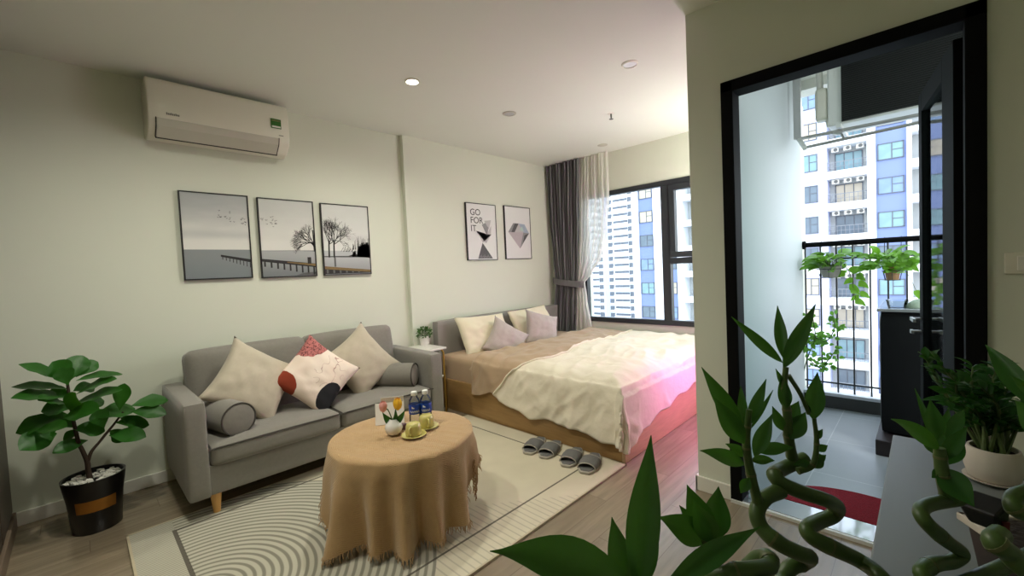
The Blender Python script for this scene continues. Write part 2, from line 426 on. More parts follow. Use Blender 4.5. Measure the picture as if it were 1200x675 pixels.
def catmull(pts, rad, k):
    P = [pts[0]*2-pts[1]]+pts+[pts[-1]*2-pts[-2]]
    out = []; rr = []
    for i in range(len(pts)-1):
        a, b, c, d = P[i:i+4]
        for j in range(k):
            t = j/k
            out.append(.5*((2*b)+(c-a)*t+(2*a-5*b+4*c-d)*t*t+(3*b-a-3*c+d)*t**3))
            rr.append(rad[i]*(1-t)+rad[i+1]*t)
    out.append(pts[-1]); rr.append(rad[-1])
    return out, rr
def base_of(o):
    v = Vector((0, 0, 0))
    while o is not None:
        v += o.location; o = o.parent
    return v
def tag(o, label, cat, group=None):
    o['label'] = label; o['category'] = cat
    if group: o['group'] = group
    return o
def thing(name, label, cat, loc=(0, 0, 0), group=None):
    o = bpy.data.objects.new(name, None); col.objects.link(o)
    o.empty_display_size = .05
    o.location = loc
    return tag(o, label, cat, group)
def struct(o): o['kind'] = 'structure'; return o
def dup(root, loc, label=None, rot=None, group=None):
    def cp(o, par):
        c = o.copy(); col.objects.link(c); c.parent = par
        for ch in o.children: cp(ch, c)
        return c
    r = cp(root, None); r.location = loc
    if rot is not None: r.rotation_euler = rot
    if label: r['label'] = label
    if group: r['group'] = group
    return r

def sstep(a, b, x):
    x = max(0, min(1, (x-a)/(b-a))); return x*x*(3-2*x)
# leaf blade ---------------------------------------------------------------
def leaf(mb, p0, p1, w, bend=(0, 0, 0), nrm=None, fold=.15, shape='lance', n=10, mi=0, wave=0):
    p0, p1, bend = Vector(p0), Vector(p1), Vector(bend)
    mid = (p0+p1)/2+bend*2-Vector((0, 0, 0))
    if nrm is None: nrm = (CAM-(p0+p1)/2)
    nrm = Vector(nrm).normalized()
    def shp(t):
        if shape == 'lance': return math.sin(PI*min(1, t**.78))**1.15
        if shape == 'blade': return max(0, math.sin(PI*t**.95))**1.5*.97+.03*(1-t)
        if shape == 'fig': return max(.04, (math.sin(PI*t**1.35)**.75))
        if shape == 'heart': return max(0, math.sin(PI*(t*.93+.07)**.55))**.85
        return math.sin(PI*t)
    o = len(mb.v); rows = []
    for k in range(n+1):
        t = k/n
        p = p0*(1-t)**2+mid*2*t*(1-t)+p1*t*t
        tan = ((mid-p0)*(1-t)+(p1-mid)*t).normalized()
        side = tan.cross(nrm)
        if side.length < 1e-4: side = tan.orthogonal()
        side.normalize(); up = side.cross(tan)
        hw = w/2*shp(t)+.0004
        for q in (-1, -.5, 0, .5, 1):
            wv = wave*math.sin(t*17+q*2)*hw
            mb.v.append(tuple(p+side*hw*q+up*(abs(q)*hw*fold*2+wv*abs(q))))
    for k in range(n):
        for i in range(4):
            a = o+k*5+i; mb.f.append((a, a+1, a+6, a+5)); mb.m.append(mi)

# ================================================================== SETTING
W = 3.60; W2 = 3.55; H = 2.614; XW = 4.45; XD = 2.39
b = MB()
b.box(-2.6, XD+.0, -1.3, W+.15, -.1, 0); b.box(XD, XW+.1, .85, W+.15, -.1, 0)
struct(b.build('floor', floor_m))
b = MB(); b.box(XD+.13, 4.6, -1.3, .85, -.1, 0)
struct(b.build('floor_balcony', tile_m))
b = MB(); b.box(-2.6, XD+.16, -1.3, W+.15, H, H+.12); b.box(XD+.16, XW+.15, .85, W+.15, H, H+.12)
struct(b.build('ceiling', ceil_m))
b = MB(); b.box(XD+.16, 4.62, -1.3, .78, 2.78, 2.95)
struct(b.build('ceiling_balcony', white_m))
b = MB(); b.box(-2.6, 2.248, W, W+.15, 0, H); b.box(2.248, XW+.1, W2, W+.15, 0, H)
struct(b.build('wall_left', wall_m))
# window wall with opening
WY0, WY1, WZ0, WZ1 = 1.12, 3.075, .615, 2.168
b = MB()
b.box(XW, XW+.16, .78, W2, 0, WZ0); b.box(XW, XW+.16, .78, W2, WZ1, H)
b.box(XW, XW+.16, WY1, W2, WZ0, WZ1); b.box(XW, XW+.16, .78, WY0, WZ0, WZ1)
struct(b.build('wall_window', wall_m))
# wall between bed and balcony
b = MB(); b.box(XD+.16, XW, .785, .928, 0, H)
struct(b.build('wall_right', wall_m))
b = MB(); b.box(XD+.16, 4.42, .772, .785, 0, 2.78)
struct(b.build('wall_balcony_side', wall2_m))
# balcony door wall with opening
DY0, DY1, DZ = -.16, .752, 2.19
b = MB()
b.box(XD, XD+.16, DY1, .928, 0, H); b.box(XD, XD+.16, DY0, DY1, DZ, H); b.box(XD, XD+.16, -1.3, DY0, 0, H)
struct(b.build('wall_balcony', wall_m))
# walls behind the camera
b = MB(); b.box(-2.6, XD, -1.3, -1.2, 0, H)
struct(b.build('wall_near', wall_m))
b = MB(); b.box(-2.7, -2.6, -1.3, W+.15, 0, H)
struct(b.build('wall_rear', wall_m))
b = MB(); b.box(XD+.16, 4.6, -1.3, -1.2, 0, .75)
struct(b.build('wall_balcony_end', wall2_m))
# skirtings
b = MB(); b.box(-.30, 2.248, W-.014, W, 0, .078); b.box(2.248, XW, W2-.014, W2, 0, .078)
struct(b.build('baseboard_left', white_m, bevel=.004))
b = MB(); b.box(XD-.014, XD, DY1-.0, .928+.014, 0, .082); b.box(XD-.014, XD, -1.2, DY0-.004, 0, .082); b.box(XD-.014, XW, .928, .942, 0, .082)
struct(b.build('baseboard_right', white_m, bevel=.004))
b = MB(); b.box(XW-.014, XW, .942, W2, 0, .078)
struct(b.build('baseboard_window', white_m, bevel=.004))

# window_1
f = MB(); t = .055; x0, x1 = XW-.012, XW+.06
f.box(x0, x1, WY0, WY1, WZ0, WZ0+t); f.box(x0, x1, WY0, WY1, WZ1-t, WZ1)
f.box(x0, x1, WY0, WY0+t, WZ0+t, WZ1-t); f.box(x0, x1, WY1-t, WY1, WZ0+t, WZ1-t)
f.box(x0, x1, 1.955, 2.045, WZ0+t, WZ1-t); f.box(x0, x1, WY0+t, 1.955, 1.275, 1.34)
win = struct(f.build('window_1', grey_al, bevel=.004))
s = MB(); a0, a1, c0, c1 = WY0+t+.005, 1.95, 1.345, WZ1-t-.005; q = .06
s.box(x0-.015, x1-.02, a0, a1, c0, c0+q); s.box(x0-.015, x1-.02, a0, a1, c1-q, c1)
s.box(x0-.015, x1-.02, a0, a0+q, c0+q, c1-q); s.box(x0-.015, x1-.02, a1-q, a1, c0+q, c1-q)
s.build('sash', grey_al, win, bevel=.003)
g = MB(); g.box(XW+.03, XW+.036, 2.045, WY1-t, WZ0+t, WZ1-t); g.build('pane', glass_m, win)
g = MB(); g.box(XW+.03, XW+.036, WY0+t, 1.955, WZ0+t, 1.275); g.build('pane', glass_m, win)
g = MB(); g.box(XW+.02, XW+.026, a0+q, a1-q, c0+q, c1-q); g.build('pane', glass_m, win)
h = MB(); h.box(x0-.04, x0-.014, 1.50, 1.54, 1.365, 1.385); h.box(x0-.045, x0-.036, 1.50, 1.60, 1.368, 1.382); h.build('handle', black_al, win, bevel=.002)

# door_1: black frame and the leaf swung out onto the balcony
f = MB(); j = .054
f.box(XD-.02, XD+.09, DY1-j, DY1+.003, 0, DZ); f.box(XD-.02, XD+.09, DY0-.003, DY0+j, 0, DZ); f.box(XD-.02, XD+.09, DY0-.003, DY1+.003, DZ-j, DZ+.003)
door = struct(f.build('door_1', black_al, bevel=.004))
hx, hy = XD+.13, DY0+j+.004
ex, ey = 3.27, .006
d = Vector((ex-hx, ey-hy, 0)).normalized(); nl = Vector((-d.y, d.x, 0)); Lf = Vector((ex-hx, ey-hy, 0)).length
def leafbox(mb, s0, s1, z0, z1, th=.022, off=0):
    c = Vector((hx, hy, (z0+z1)/2))+d*(s0+s1)/2+nl*off
    mb.obox(c, d*(s1-s0)/2, nl*th, Vector((0, 0, (z1-z0)/2)))
f = MB()
leafbox(f, 0, .2, .02, DZ-j-.01); leafbox(f, Lf-.085, Lf, .02, DZ-j-.01)
leafbox(f, .2, Lf-.085, DZ-j-.11, DZ-j-.01); leafbox(f, .2, Lf-.085, .02, .16)
lf = f.build('leaf', black_al, door, bevel=.003)
g = MB(); leafbox(g, .2, Lf-.085, .16, DZ-j-.11, .004); g.build('pane', doorgl_m, lf)
h = MB()
for zz, ln in ((.915, .11), (.845, .05)):
    c = Vector((hx, hy, zz))+d*(Lf-.04)
    h.tube([c+nl*.02, c+nl*.06], .007, 8); h.obox(c+nl*.062-d*(ln/2-.01), d*ln/2, nl*.006, Vector((0, 0, .009)))
h.build('handle', metal_m, lf, smooth=True)

# threshold
b = MB(); b.box(XD-.03, XD-.012, DY0+.0, DY1-.0, 0, .016, 1); b.box(XD-.012, XD+.14, DY0+j, DY1-j, 0, .018)
mir = mat('polished_threshold', rgb(168, 174, 176), .08, .55, var=.03)
struct(b.build('trim_threshold', [mir, whitemetal_m]))
# curb below the railing
b = MB(); b.box(4.39, 4.56, -1.2, .772, 0, .105, 0); b.box(4.38, 4.57, -1.2, .772, .105, .13, 1)
struct(b.build('trim_curb', [conc_m, bw_m]))
b = MB(); b.box(4.42, 4.62, -1.3, .785, 2.70, 2.95)
struct(b.build('trim_beam', white_m))

# dark wood wall panel at the left edge of the room
b = MB(); b.box(-.36, -.312, 2.62, W, .0, H); b.box(-.312, -.306, 2.66, 3.10, .1, H); b.box(-.312, -.306, 3.115, 3.56, .1, H)
pn = b.build('wall_left_end', dwood_m, bevel=.003); struct(pn)
b = MB(); b.box(-.312, -.296, 2.62, W-.014, 0, .085)
struct(b.build('baseboard_end', mat('brown_skirting', rgb(120, 104, 88), .5, var=.1), bevel=.003))

# ================================================================== OUTSIDE
gm = MB(); gm.box(-50, 400, -300, 300, -42, -41); struct(gm.build('ground', ground_m))

BX = 52
bld = thing('apartment_building', 'tall white and blue apartment block with balconies and air conditioners facing the balcony', 'building', (BX, 12, -41))
FL = 3.08; K0, K1 = -7, 6
zb = lambda k: 3.62+FL*k            # sill of the lavender windows
ztop, zbot = zb(K1)+2.2, -41
cols = [('bay', -4.2, .88), ('pier', .88, 1.21), ('blue', 1.21, 3.29), ('pier', 3.29, 3.9), ('bay', 3.9, 6.93), ('lav', 6.93, 10.2),
        ('bay', 10.2, 13.2), ('pier', 13.2, 13.9), ('blue', 13.9, 16), ('pier', 16, 16.4), ('bay', 16.4, 21.2), ('pier', 21.2, 21.95),
        ('blue', 21.95, 23.77), ('pier', 23.77, 24.9), ('blue', 24.9, 26.96), ('pier', 26.96, 27.86)]
core = MB(); core.box(BX+1.6, BX+14, -4.2, 27.86, zbot, ztop); core.build('core_wall', bg_m, bld)
for kind, y0, y1 in cols:
    w = MB()
    if kind == 'bay':
        for k in range(K0, K1+1):
            w = MB(); w.box(BX-.1, BX+1.6, y0, y1, zb(k)-1.0, zb(k)-.28); w.build('balcony_slab', bw_m, bld)
    else:
        w.box(BX-(.25 if kind == 'pier' else 0), BX+1.6, y0, y1, zbot, ztop)
        w.build({'pier': 'pilaster', 'blue': 'blue_panel', 'lav': 'lavender_wall'}[kind], {'pier': bw_m, 'blue': bb_m, 'lav': bl_m}[kind], bld)
        if kind == 'lav':
            for k in range(K0, K1+1):
                s = MB(); s.box(BX-.12, BX, y0, y1, zb(k)-1.0, zb(k)-.28); s.build('floor_band', bw_m, bld)
proto_cache = {}
def facade_window(y0, y1, z0, z1, x, nm, pm, div):
    key = (round(y1-y0, 2), round(z1-z0, 2), nm)
    c = Vector((x, (y0+y1)/2, (z0+z1)/2))
    if key not in proto_cache:
        hw, hh = (y1-y0)/2, (z1-z0)/2; e = .07
        f = MB(); f.box(-.1, 0, -hw, hw, -hh, -hh+e); f.box(-.1, 0, -hw, hw, hh-e, hh); f.box(-.1, 0, -hw, -hw+e, -hh, hh); f.box(-.1, 0, hw-e, hw, -hh, hh)
        for q in div[0]: f.box(-.09, 0, -hw+2*hw*q-.035, -hw+2*hw*q+.035, -hh, hh)
        if div[1]: f.box(-.09, 0, -hw, -hw+2*hw*div[0][0], hh*.1-.03, hh*.1+.03)
        me = f.build('tmp', bfr_m); g = MB(); g.box(-.05, .02, -hw+e, hw-e, -hh+e, hh-e); gp = g.build('tmp', pm)
        proto_cache[key] = (me.data, gp.data)
        bpy.data.objects.remove(me); bpy.data.objects.remove(gp)
    fm, pmh = proto_cache[key]
    o = bpy.data.objects.new(nm, fm); col.objects.link(o); o.parent = bld; o.location = c-bld.location
    p = bpy.data.objects.new('pane', pmh); col.objects.link(p); p.parent = o
    return o
bwins = [mat('pane_%s' % n, c, .18, var=.3, scale=.8, spec=.5) for n, c in (('teal', rgb(116, 150, 160)), ('slate', rgb(92, 108, 122)), ('curtain', rgb(176, 168, 152)), ('blue', rgb(112, 138, 172)))]
def recolour(o):
    ch = o.children[0]
    for s in ch.material_slots: s.link = 'OBJECT'
    ch.material_slots[0].material = rng.choice(bwins)
for kind, y0, y1 in cols:
    for k in range(K0, K1+1):
        z = zb(k)
        if kind == 'lav': recolour(facade_window(7.69, 9.18, z, z+1.68, BX, 'window', bwin_m, ((.45,), True)))
        elif kind == 'blue': recolour(facade_window(y0+.17, y1-.12, z+.02, z+1.5, BX, 'window', bwin_m, ((.45, ), True)))
        elif kind == 'bay' and k > K0:
            m = (y0+y1)/2; hw = 1.07
            recolour(facade_window(m-hw, m+hw, z-.28, z+1.62, BX+1.6, 'balcony_door', bwin2_m, ((.33, .66), False)))
rail = MB(); n = 9
for i in range(n+1): rail.box(-.02, .02, -1.45+2.9*i/n-.015, -1.45+2.9*i/n+.015, 0, .85)
rail.box(-.03, .03, -1.5, 1.5, .82, .88); rail.box(-.02, .02, -1.5, 1.5, .4, .43)
rr = rail.build('tmp', brail_m); railmesh = rr.data; bpy.data.objects.remove(rr)
cd = MB(); cd.box(0, .3, -.36, .36, -.26, .26)
cd.tube([(-.01, -.06, 0), (.02, -.06, 0)], .2, 16, 1)
cc = cd.build('tmp', [bac_m, bacd_m]); cdmesh = cc.data; bpy.data.objects.remove(cc)
for kind, y0, y1 in cols:
    if kind != 'bay': continue
    m = (y0+y1)/2
    for k in range(K0+1, K1+1):
        z = zb(k)
        o = bpy.data.objects.new('balcony_railing', railmesh); col.objects.link(o); o.parent = bld; o.location = Vector((BX+.1, m, z-.28))-bld.location
        if k > -4 and (y0 < 5 or y0 > 15):
            for q in (-.95, 0, .95):
                if y0 > 0 and y0 < 5 or q == 0 or True:
                    o = bpy.data.objects.new('condenser', cdmesh); col.objects.link(o); o.parent = bld; o.location = Vector((BX+.55, m+q, z+1.84))-bld.location
                    o.scale = (1, .8, .8)

TX = 166
tw = thing('tower_block', 'far white high-rise with rows of small grey windows seen through the bedroom window', 'building', (TX, 95, -41))
ty = lambda x: onX(x, 300, TX).y
c = MB(); c.box(TX+.6, TX+16, ty(742), ty(676), -41, 95); c.build('wall', bw_m, tw)
for a0, a1 in ((676, 708), (713.5, 742)):
    w = MB(); w.box(TX, TX+.6, ty(a1), ty(a0), -41, 95); w.build('wing_wall', bw_m, tw)
w = MB(); w.box(TX+.4, TX+.6, ty(713.5), ty(708), -41, 95); w.build('stair_recess', bl_m, tw)
fw = MB(); fw.box(-.15, .05, -1.05, 1.05, -.9, .9); fo = fw.build('tmp', bdk_m); fwm = fo.data; bpy.data.objects.remove(fo)
bal = MB(); bal.box(-1.0, 0, -1.9, 1.9, -.12, .9); bo = bal.build('tmp', bw_m); balm = bo.data; bpy.data.objects.remove(bo)
sh = MB(); sh.box(-.12, .05, -1.7, 1.7, -.45, .45); so = sh.build('tmp', bdk_m); shm = so.data; bpy.data.objects.remove(so)  # solid dark panel, the shade behind each balcony put into its colour
nb = 0
for k in range(20):
    z = -20.2+3.1*k
    for x in (704, 716, 740):
        o = bpy.data.objects.new('window', fwm); col.objects.link(o); o.parent = tw; o.location = Vector((TX, ty(x), z))-tw.location
    for x in (697.5, 724, 732.5):
        o = bpy.data.objects.new('balcony', balm); col.objects.link(o); o.parent = tw; o.location = Vector((TX, ty(x), z-1.3))-tw.location
        o2 = bpy.data.objects.new('painted_shade', shm); col.objects.link(o2); o2.parent = o; o2.location = Vector((0, 0, 1.55))

# ================================================================== BALCONY
# railing
r = thing('balcony_railing', 'black-topped metal balcony railing with thin vertical bars above the curb', 'railing', (4.44, -.2, .13))
b = MB(); b.tube([(4.44, .771, 1.385), (4.44, -1.19, 1.385)], .022, 12); b.tube([(4.44, .771, 1.385), (4.44, .75, 1.385)], .036, 12); b.build('top_rail', black_al, r, smooth=True)
b = MB(); b.tube([(4.44, .771, 1.26), (4.44, -1.19, 1.26)], .007, 8); b.build('cross_rail', grey_al, r, smooth=True)
b = MB(); b.tube([(4.44, .771, .205), (4.44, -1.19, .205)], .008, 8); b.build('bottom_rail', grey_al, r, smooth=True)
y = .755
while y > -1.15:
    b = MB(); b.tube([(4.44, y, .13), (4.44, y, 1.37)], .0065, 6); b.build('baluster', grey_al, r, smooth=True); y -= .108

# air conditioner outdoor unit hung overhead, drying rack below it
ao = thing('outdoor_condenser', 'white air conditioner outdoor unit with dark finned back hung high on the balcony', 'air conditioner', (4.15, .1, 2.24))
b = MB(); b.box(4.0, 4.32, -.33, .525, 2.245, 2.775); b.build('casing', whitemetal_m, ao, bevel=.01)
b = MB(); b.box(3.985, 4.0, -.315, .44, 2.262, 2.765)
for i in range(34): b.box(3.979, 3.986, -.315, .44, 2.265+i*.0147, 2.271+i*.0147)
b.build('coil_fins', fin_m, ao)
b = MB(); b.rbox((4.06, .565, 2.43), (.05, .04, .12), .02, 4); b.build('valve_cover', acw_m, ao, smooth=True)
b = MB(); b.tube([(4.06, .575, 2.53), (4.06, .58, 2.66), (4.06, .58, 2.775)], .022, 8, smooth=3); b.tube([(4.08, .545, 2.33), (4.08, .535, 2.27), (4.1, .51, 2.26)], .008, 6); b.build('pipe', white_m, ao, smooth=True)
for ya, yb in ((-.30, -.27), (.44, .47)):
    b = MB(); b.box(3.95, 4.35, ya, yb, 2.215, 2.245); b.build('bracket', whitemetal_m, ao)
dr = thing('drying_rack', 'white ceiling-hung clothes drying rack with two long bars under the outdoor unit', 'clothes rack', (3.95, .2, 2.19))
p0 = onX(936, 163, 3.98); p1 = onX(1080, 134, 3.98); q0 = onX(943, 173, 3.80); q1 = onX(1080, 143, 3.80)
def ext(a, b, k): return b+(b-a)*k
b = MB(); b.tube([p0, ext(p0, p1, .7)], .013, 10); b.build('bar', metal_m, dr, smooth=True)
b = MB(); b.tube([q0, ext(q0, q1, .7)], .011, 10); b.build('bar', metal_m, dr, smooth=True)
b = MB(); b.obox((p0+q0)/2, (p0-q0)/2*1.15, (0, .012, 0), (0, 0, .014)); b.build('end_bracket', whitemetal_m, dr, bevel=.003)
b = MB(); b.box(3.96, 4.0, p0.y-.02, p0.y+.03, p0.z, 2.78); b.build('hanger', metal_m, dr, bevel=.003)
m_ = (p0*.63+p1*.37); m2 = (q0*.63+q1*.37)
b = MB(); b.lathe([(.02, 0), (.035, .01), (.03, .025), (.012, .04)], (m_.x-.08, m_.y, m_.z-.045), 12); b.tube([m_, m2], .008, 6); b.build('pulley', metal_m, dr, smooth=True)

# covered black cabinet
bx = thing('tall_cabinet', 'tall black box-shaped cabinet on a low dark plinth beside the open balcony door', 'cabinet', (3.95, -.1, 0))
b = MB(); b.rbox((3.95, -.10, .505), (.30, .325, .40), .025, 6, (0, 0, 0)); b.build('body', blackbox_m, bx, smooth=True)
b = MB(); b.box(3.50, 4.28, -.44, .240, 0, .1); b.build('plinth', plinth_m, bx, bevel=.006)
b = MB(); b.box(3.63, 4.27, -.44, .235, .905, .925); b.build('top_panel', mat('glossy_lid', rgb(150, 156, 156), .15, .2), bx, bevel=.004)
tb = thing('storage_tub', 'small clear plastic tub on top of the black balcony cabinet, nearer the railing wall', 'container', (3.75, .14, .925))
b = MB(); b.lathe([(.045, 0), (.055, .045), (.06, .05), (.054, .05), (.043, .004), (0, .004)], (3.75, .14, .925), 16); b.build('bowl', bottle_m, tb, smooth=True)
tb = thing('folded_cloth', 'crumpled green and white cloth lying on top of the black balcony cabinet', 'cloth', (3.78, 0, .925))
b = MB()
def crump(u, v):
    th = 2*PI*u; rr = (.095+.02*math.sin(3*th))*math.sin(PI*v*.5)
    return (3.78+rr*.8*math.cos(th), .015+rr*math.sin(th), .926+.05*math.cos(PI*v*.5)+.012*noise.noise(Vector((math.cos(th)*2, math.sin(th)*2, v*3)))*(1-v))
b.grid(crump, 28, 10, closeu=True); b.build('cloth', mat('green_white_cloth', rgb(150, 168, 146), .9, var=.5, scale=20), tb, smooth=True)

# red doormat (half-round)
b = MB(); pts = []
for i in range(41):
    th = PI*i/40; pts.append((2.545+.30*math.sin(th), .225+.385*math.cos(th), .001))
pts = [(p[0], p[1], p[2]) for p in pts]
b.prism(pts, (0, 0, .013))
tag(b.build('doormat', red_m), 'half-round deep red doormat on the grey balcony tiles just outside the door', 'doormat')

# hanging pothos pots
def pothos(px, py, X, potm, kind, label, seed, spread=.12, ztop=0):
    rg = random.Random(seed)
    c = onX(px, py, X)
    t = thing('potted_pothos', label, 'plant', c, 'pothos hung on the balcony railing')
    p = MB(); hh = .10
    if kind == 'bowl': p.lathe([(.05, 0), (.07, .05), (.078, .085), (.08, .09), (.07, .09), (.066, .08), (0, .078)], c, 20)
    else: p.lathe([(.036, 0), (.05, .09), (.055, .1), (.048, .1), (.044, .09), (0, .085)], c, 20)
    p.build('pot', potm, t, smooth=True)
    s = MB()
    rw = .088 if kind == 'bowl' else .06
    for zz in (.0, .07):
        ring = [c+Vector((rw*(.8 if zz == 0 else 1.05)*math.cos(a*PI/8), rw*(.8 if zz == 0 else 1.05)*math.sin(a*PI/8), zz)) for a in range(17)]
        s.tube(ring, .0025, 5)
    for a in range(6):
        th = a*PI/3; dv = Vector((math.cos(th), math.sin(th), 0))
        s.tube([c+dv*rw*.8, c+dv*rw*1.05+Vector((0, 0, .07))], .002, 5)
    for sy in (-1, 1): s.tube([c+Vector((0, sy*rw*.8, .07)), c+Vector((.05, sy*rw*.8, .2)), Vector((4.44, c.y+sy*rw*.8, 1.41)), Vector((4.455, c.y+sy*rw*.8, 1.36))], .0025, 5)
    s.build('wire_holder', grey_al, t, smooth=True)
    fo = MB(); st = MB()
    top = c+Vector((0, 0, .09))
    for i in range(42):
        th = rg.uniform(0, 2*PI); rad = rg.uniform(.02, spread); el = rg.uniform(-.02, .13)
        q = top+Vector((math.cos(th)*rad, math.sin(th)*rad, el-rad*.25))
        dirv = Vector((math.cos(th), math.sin(th), rg.uniform(-.5, .5))).normalized()
        L = rg.uniform(.07, .115)
        st.tube([top+Vector((math.cos(th)*.02, math.sin(th)*.02, -.005)), (top+q)/2+Vector((0, 0, .03)), q], .002, 5, smooth=2)
        nr = Vector((-.5+rg.uniform(-.4, .4), rg.uniform(-.5, .5), .9))
        leaf(fo, q, q+dirv*L, L*.72, (0, 0, .012), nr, .12, 'heart', 8)
    return t, fo, st, rg, c, top
t, fo, st, rg, c, top = pothos(973, 325, 4.35, greypot_m, 'bowl', 'pale grey pot of bright pothos in a wire ring holder on the railing', 3, .16)
# trailing vine
vine = [top+Vector((0, -.09, .02)), c+Vector((0, -.13, .02)), c+Vector((0, -.15, -.1)), c+Vector((0, -.17, -.22))]
st.tube(vine, .003, 5, smooth=4)
for i in range(9):
    q = c+Vector((rg.uniform(-.02, .02), -.13-.04*i/9+rg.uniform(-.04, .04), .03-.25*i/9)); L = rg.uniform(.06, .08)
    leaf(fo, q, q+Vector((rg.uniform(-.3, .3), rg.choice((-1, 1)), -.6)).normalized()*L, L*.7, (0, 0, .01), (-1, 0, .4), .12, 'heart', 8)
fo.build('foliage', pothos_m, t, smooth=True); st.build('stems', stem_m, t, smooth=True)
t, fo, st, rg, c, top = pothos(1046, 328, 4.35, terra_m, 'cup', 'small terracotta pot of bright trailing pothos hung on the railing above the black cabinet', 11, .17)
for i in range(16):
    q = c+Vector((rg.uniform(-.05, .03), rg.uniform(-.1, .12), rg.uniform(.08, .2))); L = rg.uniform(.08, .12)
    leaf(fo, q, q+Vector((-.3, rg.uniform(-1, 1), rg.uniform(-.7, .4))).normalized()*L, L*.65, (0, 0, .012), (-1, 0, .5), .12, 'heart', 8)
for q0, q1 in (((0, -.05, .1), (0, -.13, -.08)), ((0, .05, .1), (0, .2, .06))):
    st.tube([c+Vector(q0), c+(Vector(q0)+Vector(q1))/2+Vector((0, 0, .02)), c+Vector(q1)], .002, 5, smooth=3)
    leaf(fo, c+Vector(q1), c+Vector(q1)+Vector((0, -.02, -.07)), .04, (0, 0, 0), (-1, 0, .3), .1, 'heart', 8)
fo.build('foliage', pothos_m, t, smooth=True); st.build('stems', stem_m, t, smooth=True)

# climbing plant on the bars
cl = thing('climbing_plant', 'thin climbing plant with small fresh green leaves twined on the balcony bars', 'plant', (4.41, .66, .13))
s = MB(); fo = MB(); rg = random.Random(5)
main = [onX(942, 462, 4.41), onX(940, 445, 4.41), onX(946, 420, 4.41), onX(955, 395, 4.41), onX(952, 370, 4.41)]
main[0].z = .13
b1 = [onX(955, 395, 4.41), onX(968, 400, 4.41), onX(978, 385, 4.41), onX(976, 370, 4.41)]
b2 = [onX(946, 420, 4.41), onX(962, 432, 4.41), onX(968, 425, 4.41), onX(980, 410, 4.41)]
b3 = [onX(955, 395, 4.41), onX(943, 405, 4.41), onX(938, 410, 4.41)]
for ln in (main, b1, b2, b3): s.tube(ln, .004, 6, smooth=4)
spots = []
for ln in (main[2:], b1, b2, b3):
    P, _ = catmull([Vector(p) for p in ln], [0]*len(ln), 7)
    spots += P
for p in spots:
    for _ in range(2):
        q = p+Vector((rg.uniform(-.03, .03), rg.uniform(-.045, .045), rg.uniform(-.04, .05))); L = rg.uniform(.035, .06)
        leaf(fo, q, q+Vector((rg.uniform(-.6, .6), rg.uniform(-1, 1), rg.uniform(-.6, .8))).normalized()*L, L*.6, (0, 0, .004), (-1, rg.uniform(-.4, .4), rg.uniform(0, .8)), .12, 'lance', 6)
s.build('stem', stem_m, cl, smooth=True); fo.build('foliage', clim_m, cl, smooth=True)

# ================================================================== CEILING FIXTURES
dl_on = mat('downlight_diffuser_on', rgb(255, 246, 225), .5, emit=(1, .9, .72, 1), estr=14)
dl_off = mat('downlight_diffuser_off', rgb(236, 238, 240), .35, var=.01)
def downlight(x, y, lit, label, rad=.055, group='recessed ceiling downlights'):
    t = thing('ceiling_downlight', label, 'ceiling light', (x, y, H), group)
    f = MB(); f.lathe([(rad*.80, -.002), (rad*.82, -.009), (rad, -.004), (rad, 0), (rad*.8, 0)], (x, y, H), 32); f.build('trim_ring', white_m, t, smooth=True)
    d = MB(); d.lathe([(0, -.0045), (rad*.8, -.0045), (rad*.8, -.001), (0, -.001)], (x, y, H), 32); d.build('diffuser', dl_on if lit else dl_off, t, smooth=True)
    return t
downlight(1.703, 2.526, True, 'lit round downlight in the ceiling above the sofa and round table', .05, None)
downlight(2.655, 1.403, False, 'unlit white round downlight in the ceiling nearest the balcony door wall', .055, None)
t = thing('ceiling_speaker', 'pale grey round perforated disc in the middle of the ceiling above the bed corner', 'ceiling speaker', (2.659, 2.528, H))
f = MB(); f.lathe([(.042, -.001), (.045, -.008), (.058, -.004), (.058, 0), (.04, 0)], (2.659, 2.528, H), 28); f.build('rim', acg_m, t, smooth=True)
f = MB(); f.lathe([(0, -.006), (.043, -.005), (.043, -.001), (0, -.001)], (2.659, 2.528, H), 28); f.build('grille', mat('grey_grille', rgb(186, 188, 186), .7), t, smooth=True)
f = MB(); f.lathe([(0, -.008), (.04, -.007), (.055, -.003), (.055, 0), (0, 0)], (4.133, 2.543, H), 28)
tag(f.build('smoke_detector', acg_m, smooth=True), 'small flat pale disc on the ceiling just in front of the curtains', 'smoke detector')
t = thing('fire_sprinkler', 'small steel fire sprinkler with white collar on the ceiling above the bed', 'sprinkler', (3.359, 1.969, H))
f = MB(); f.lathe([(0, -.004), (.03, -.004), (.033, 0), (0, 0)], (3.359, 1.969, H), 20); f.build('collar', white_m, t, smooth=True)
f = MB(); f.lathe([(.007, -.004), (.007, -.03), (.004, -.045), (.018, -.047), (.018, -.05), (0, -.05)][::-1], (3.359, 1.969, H), 14); f.build('head', mat('dark_steel', rgb(90, 88, 84), .35, .8), t, smooth=True)

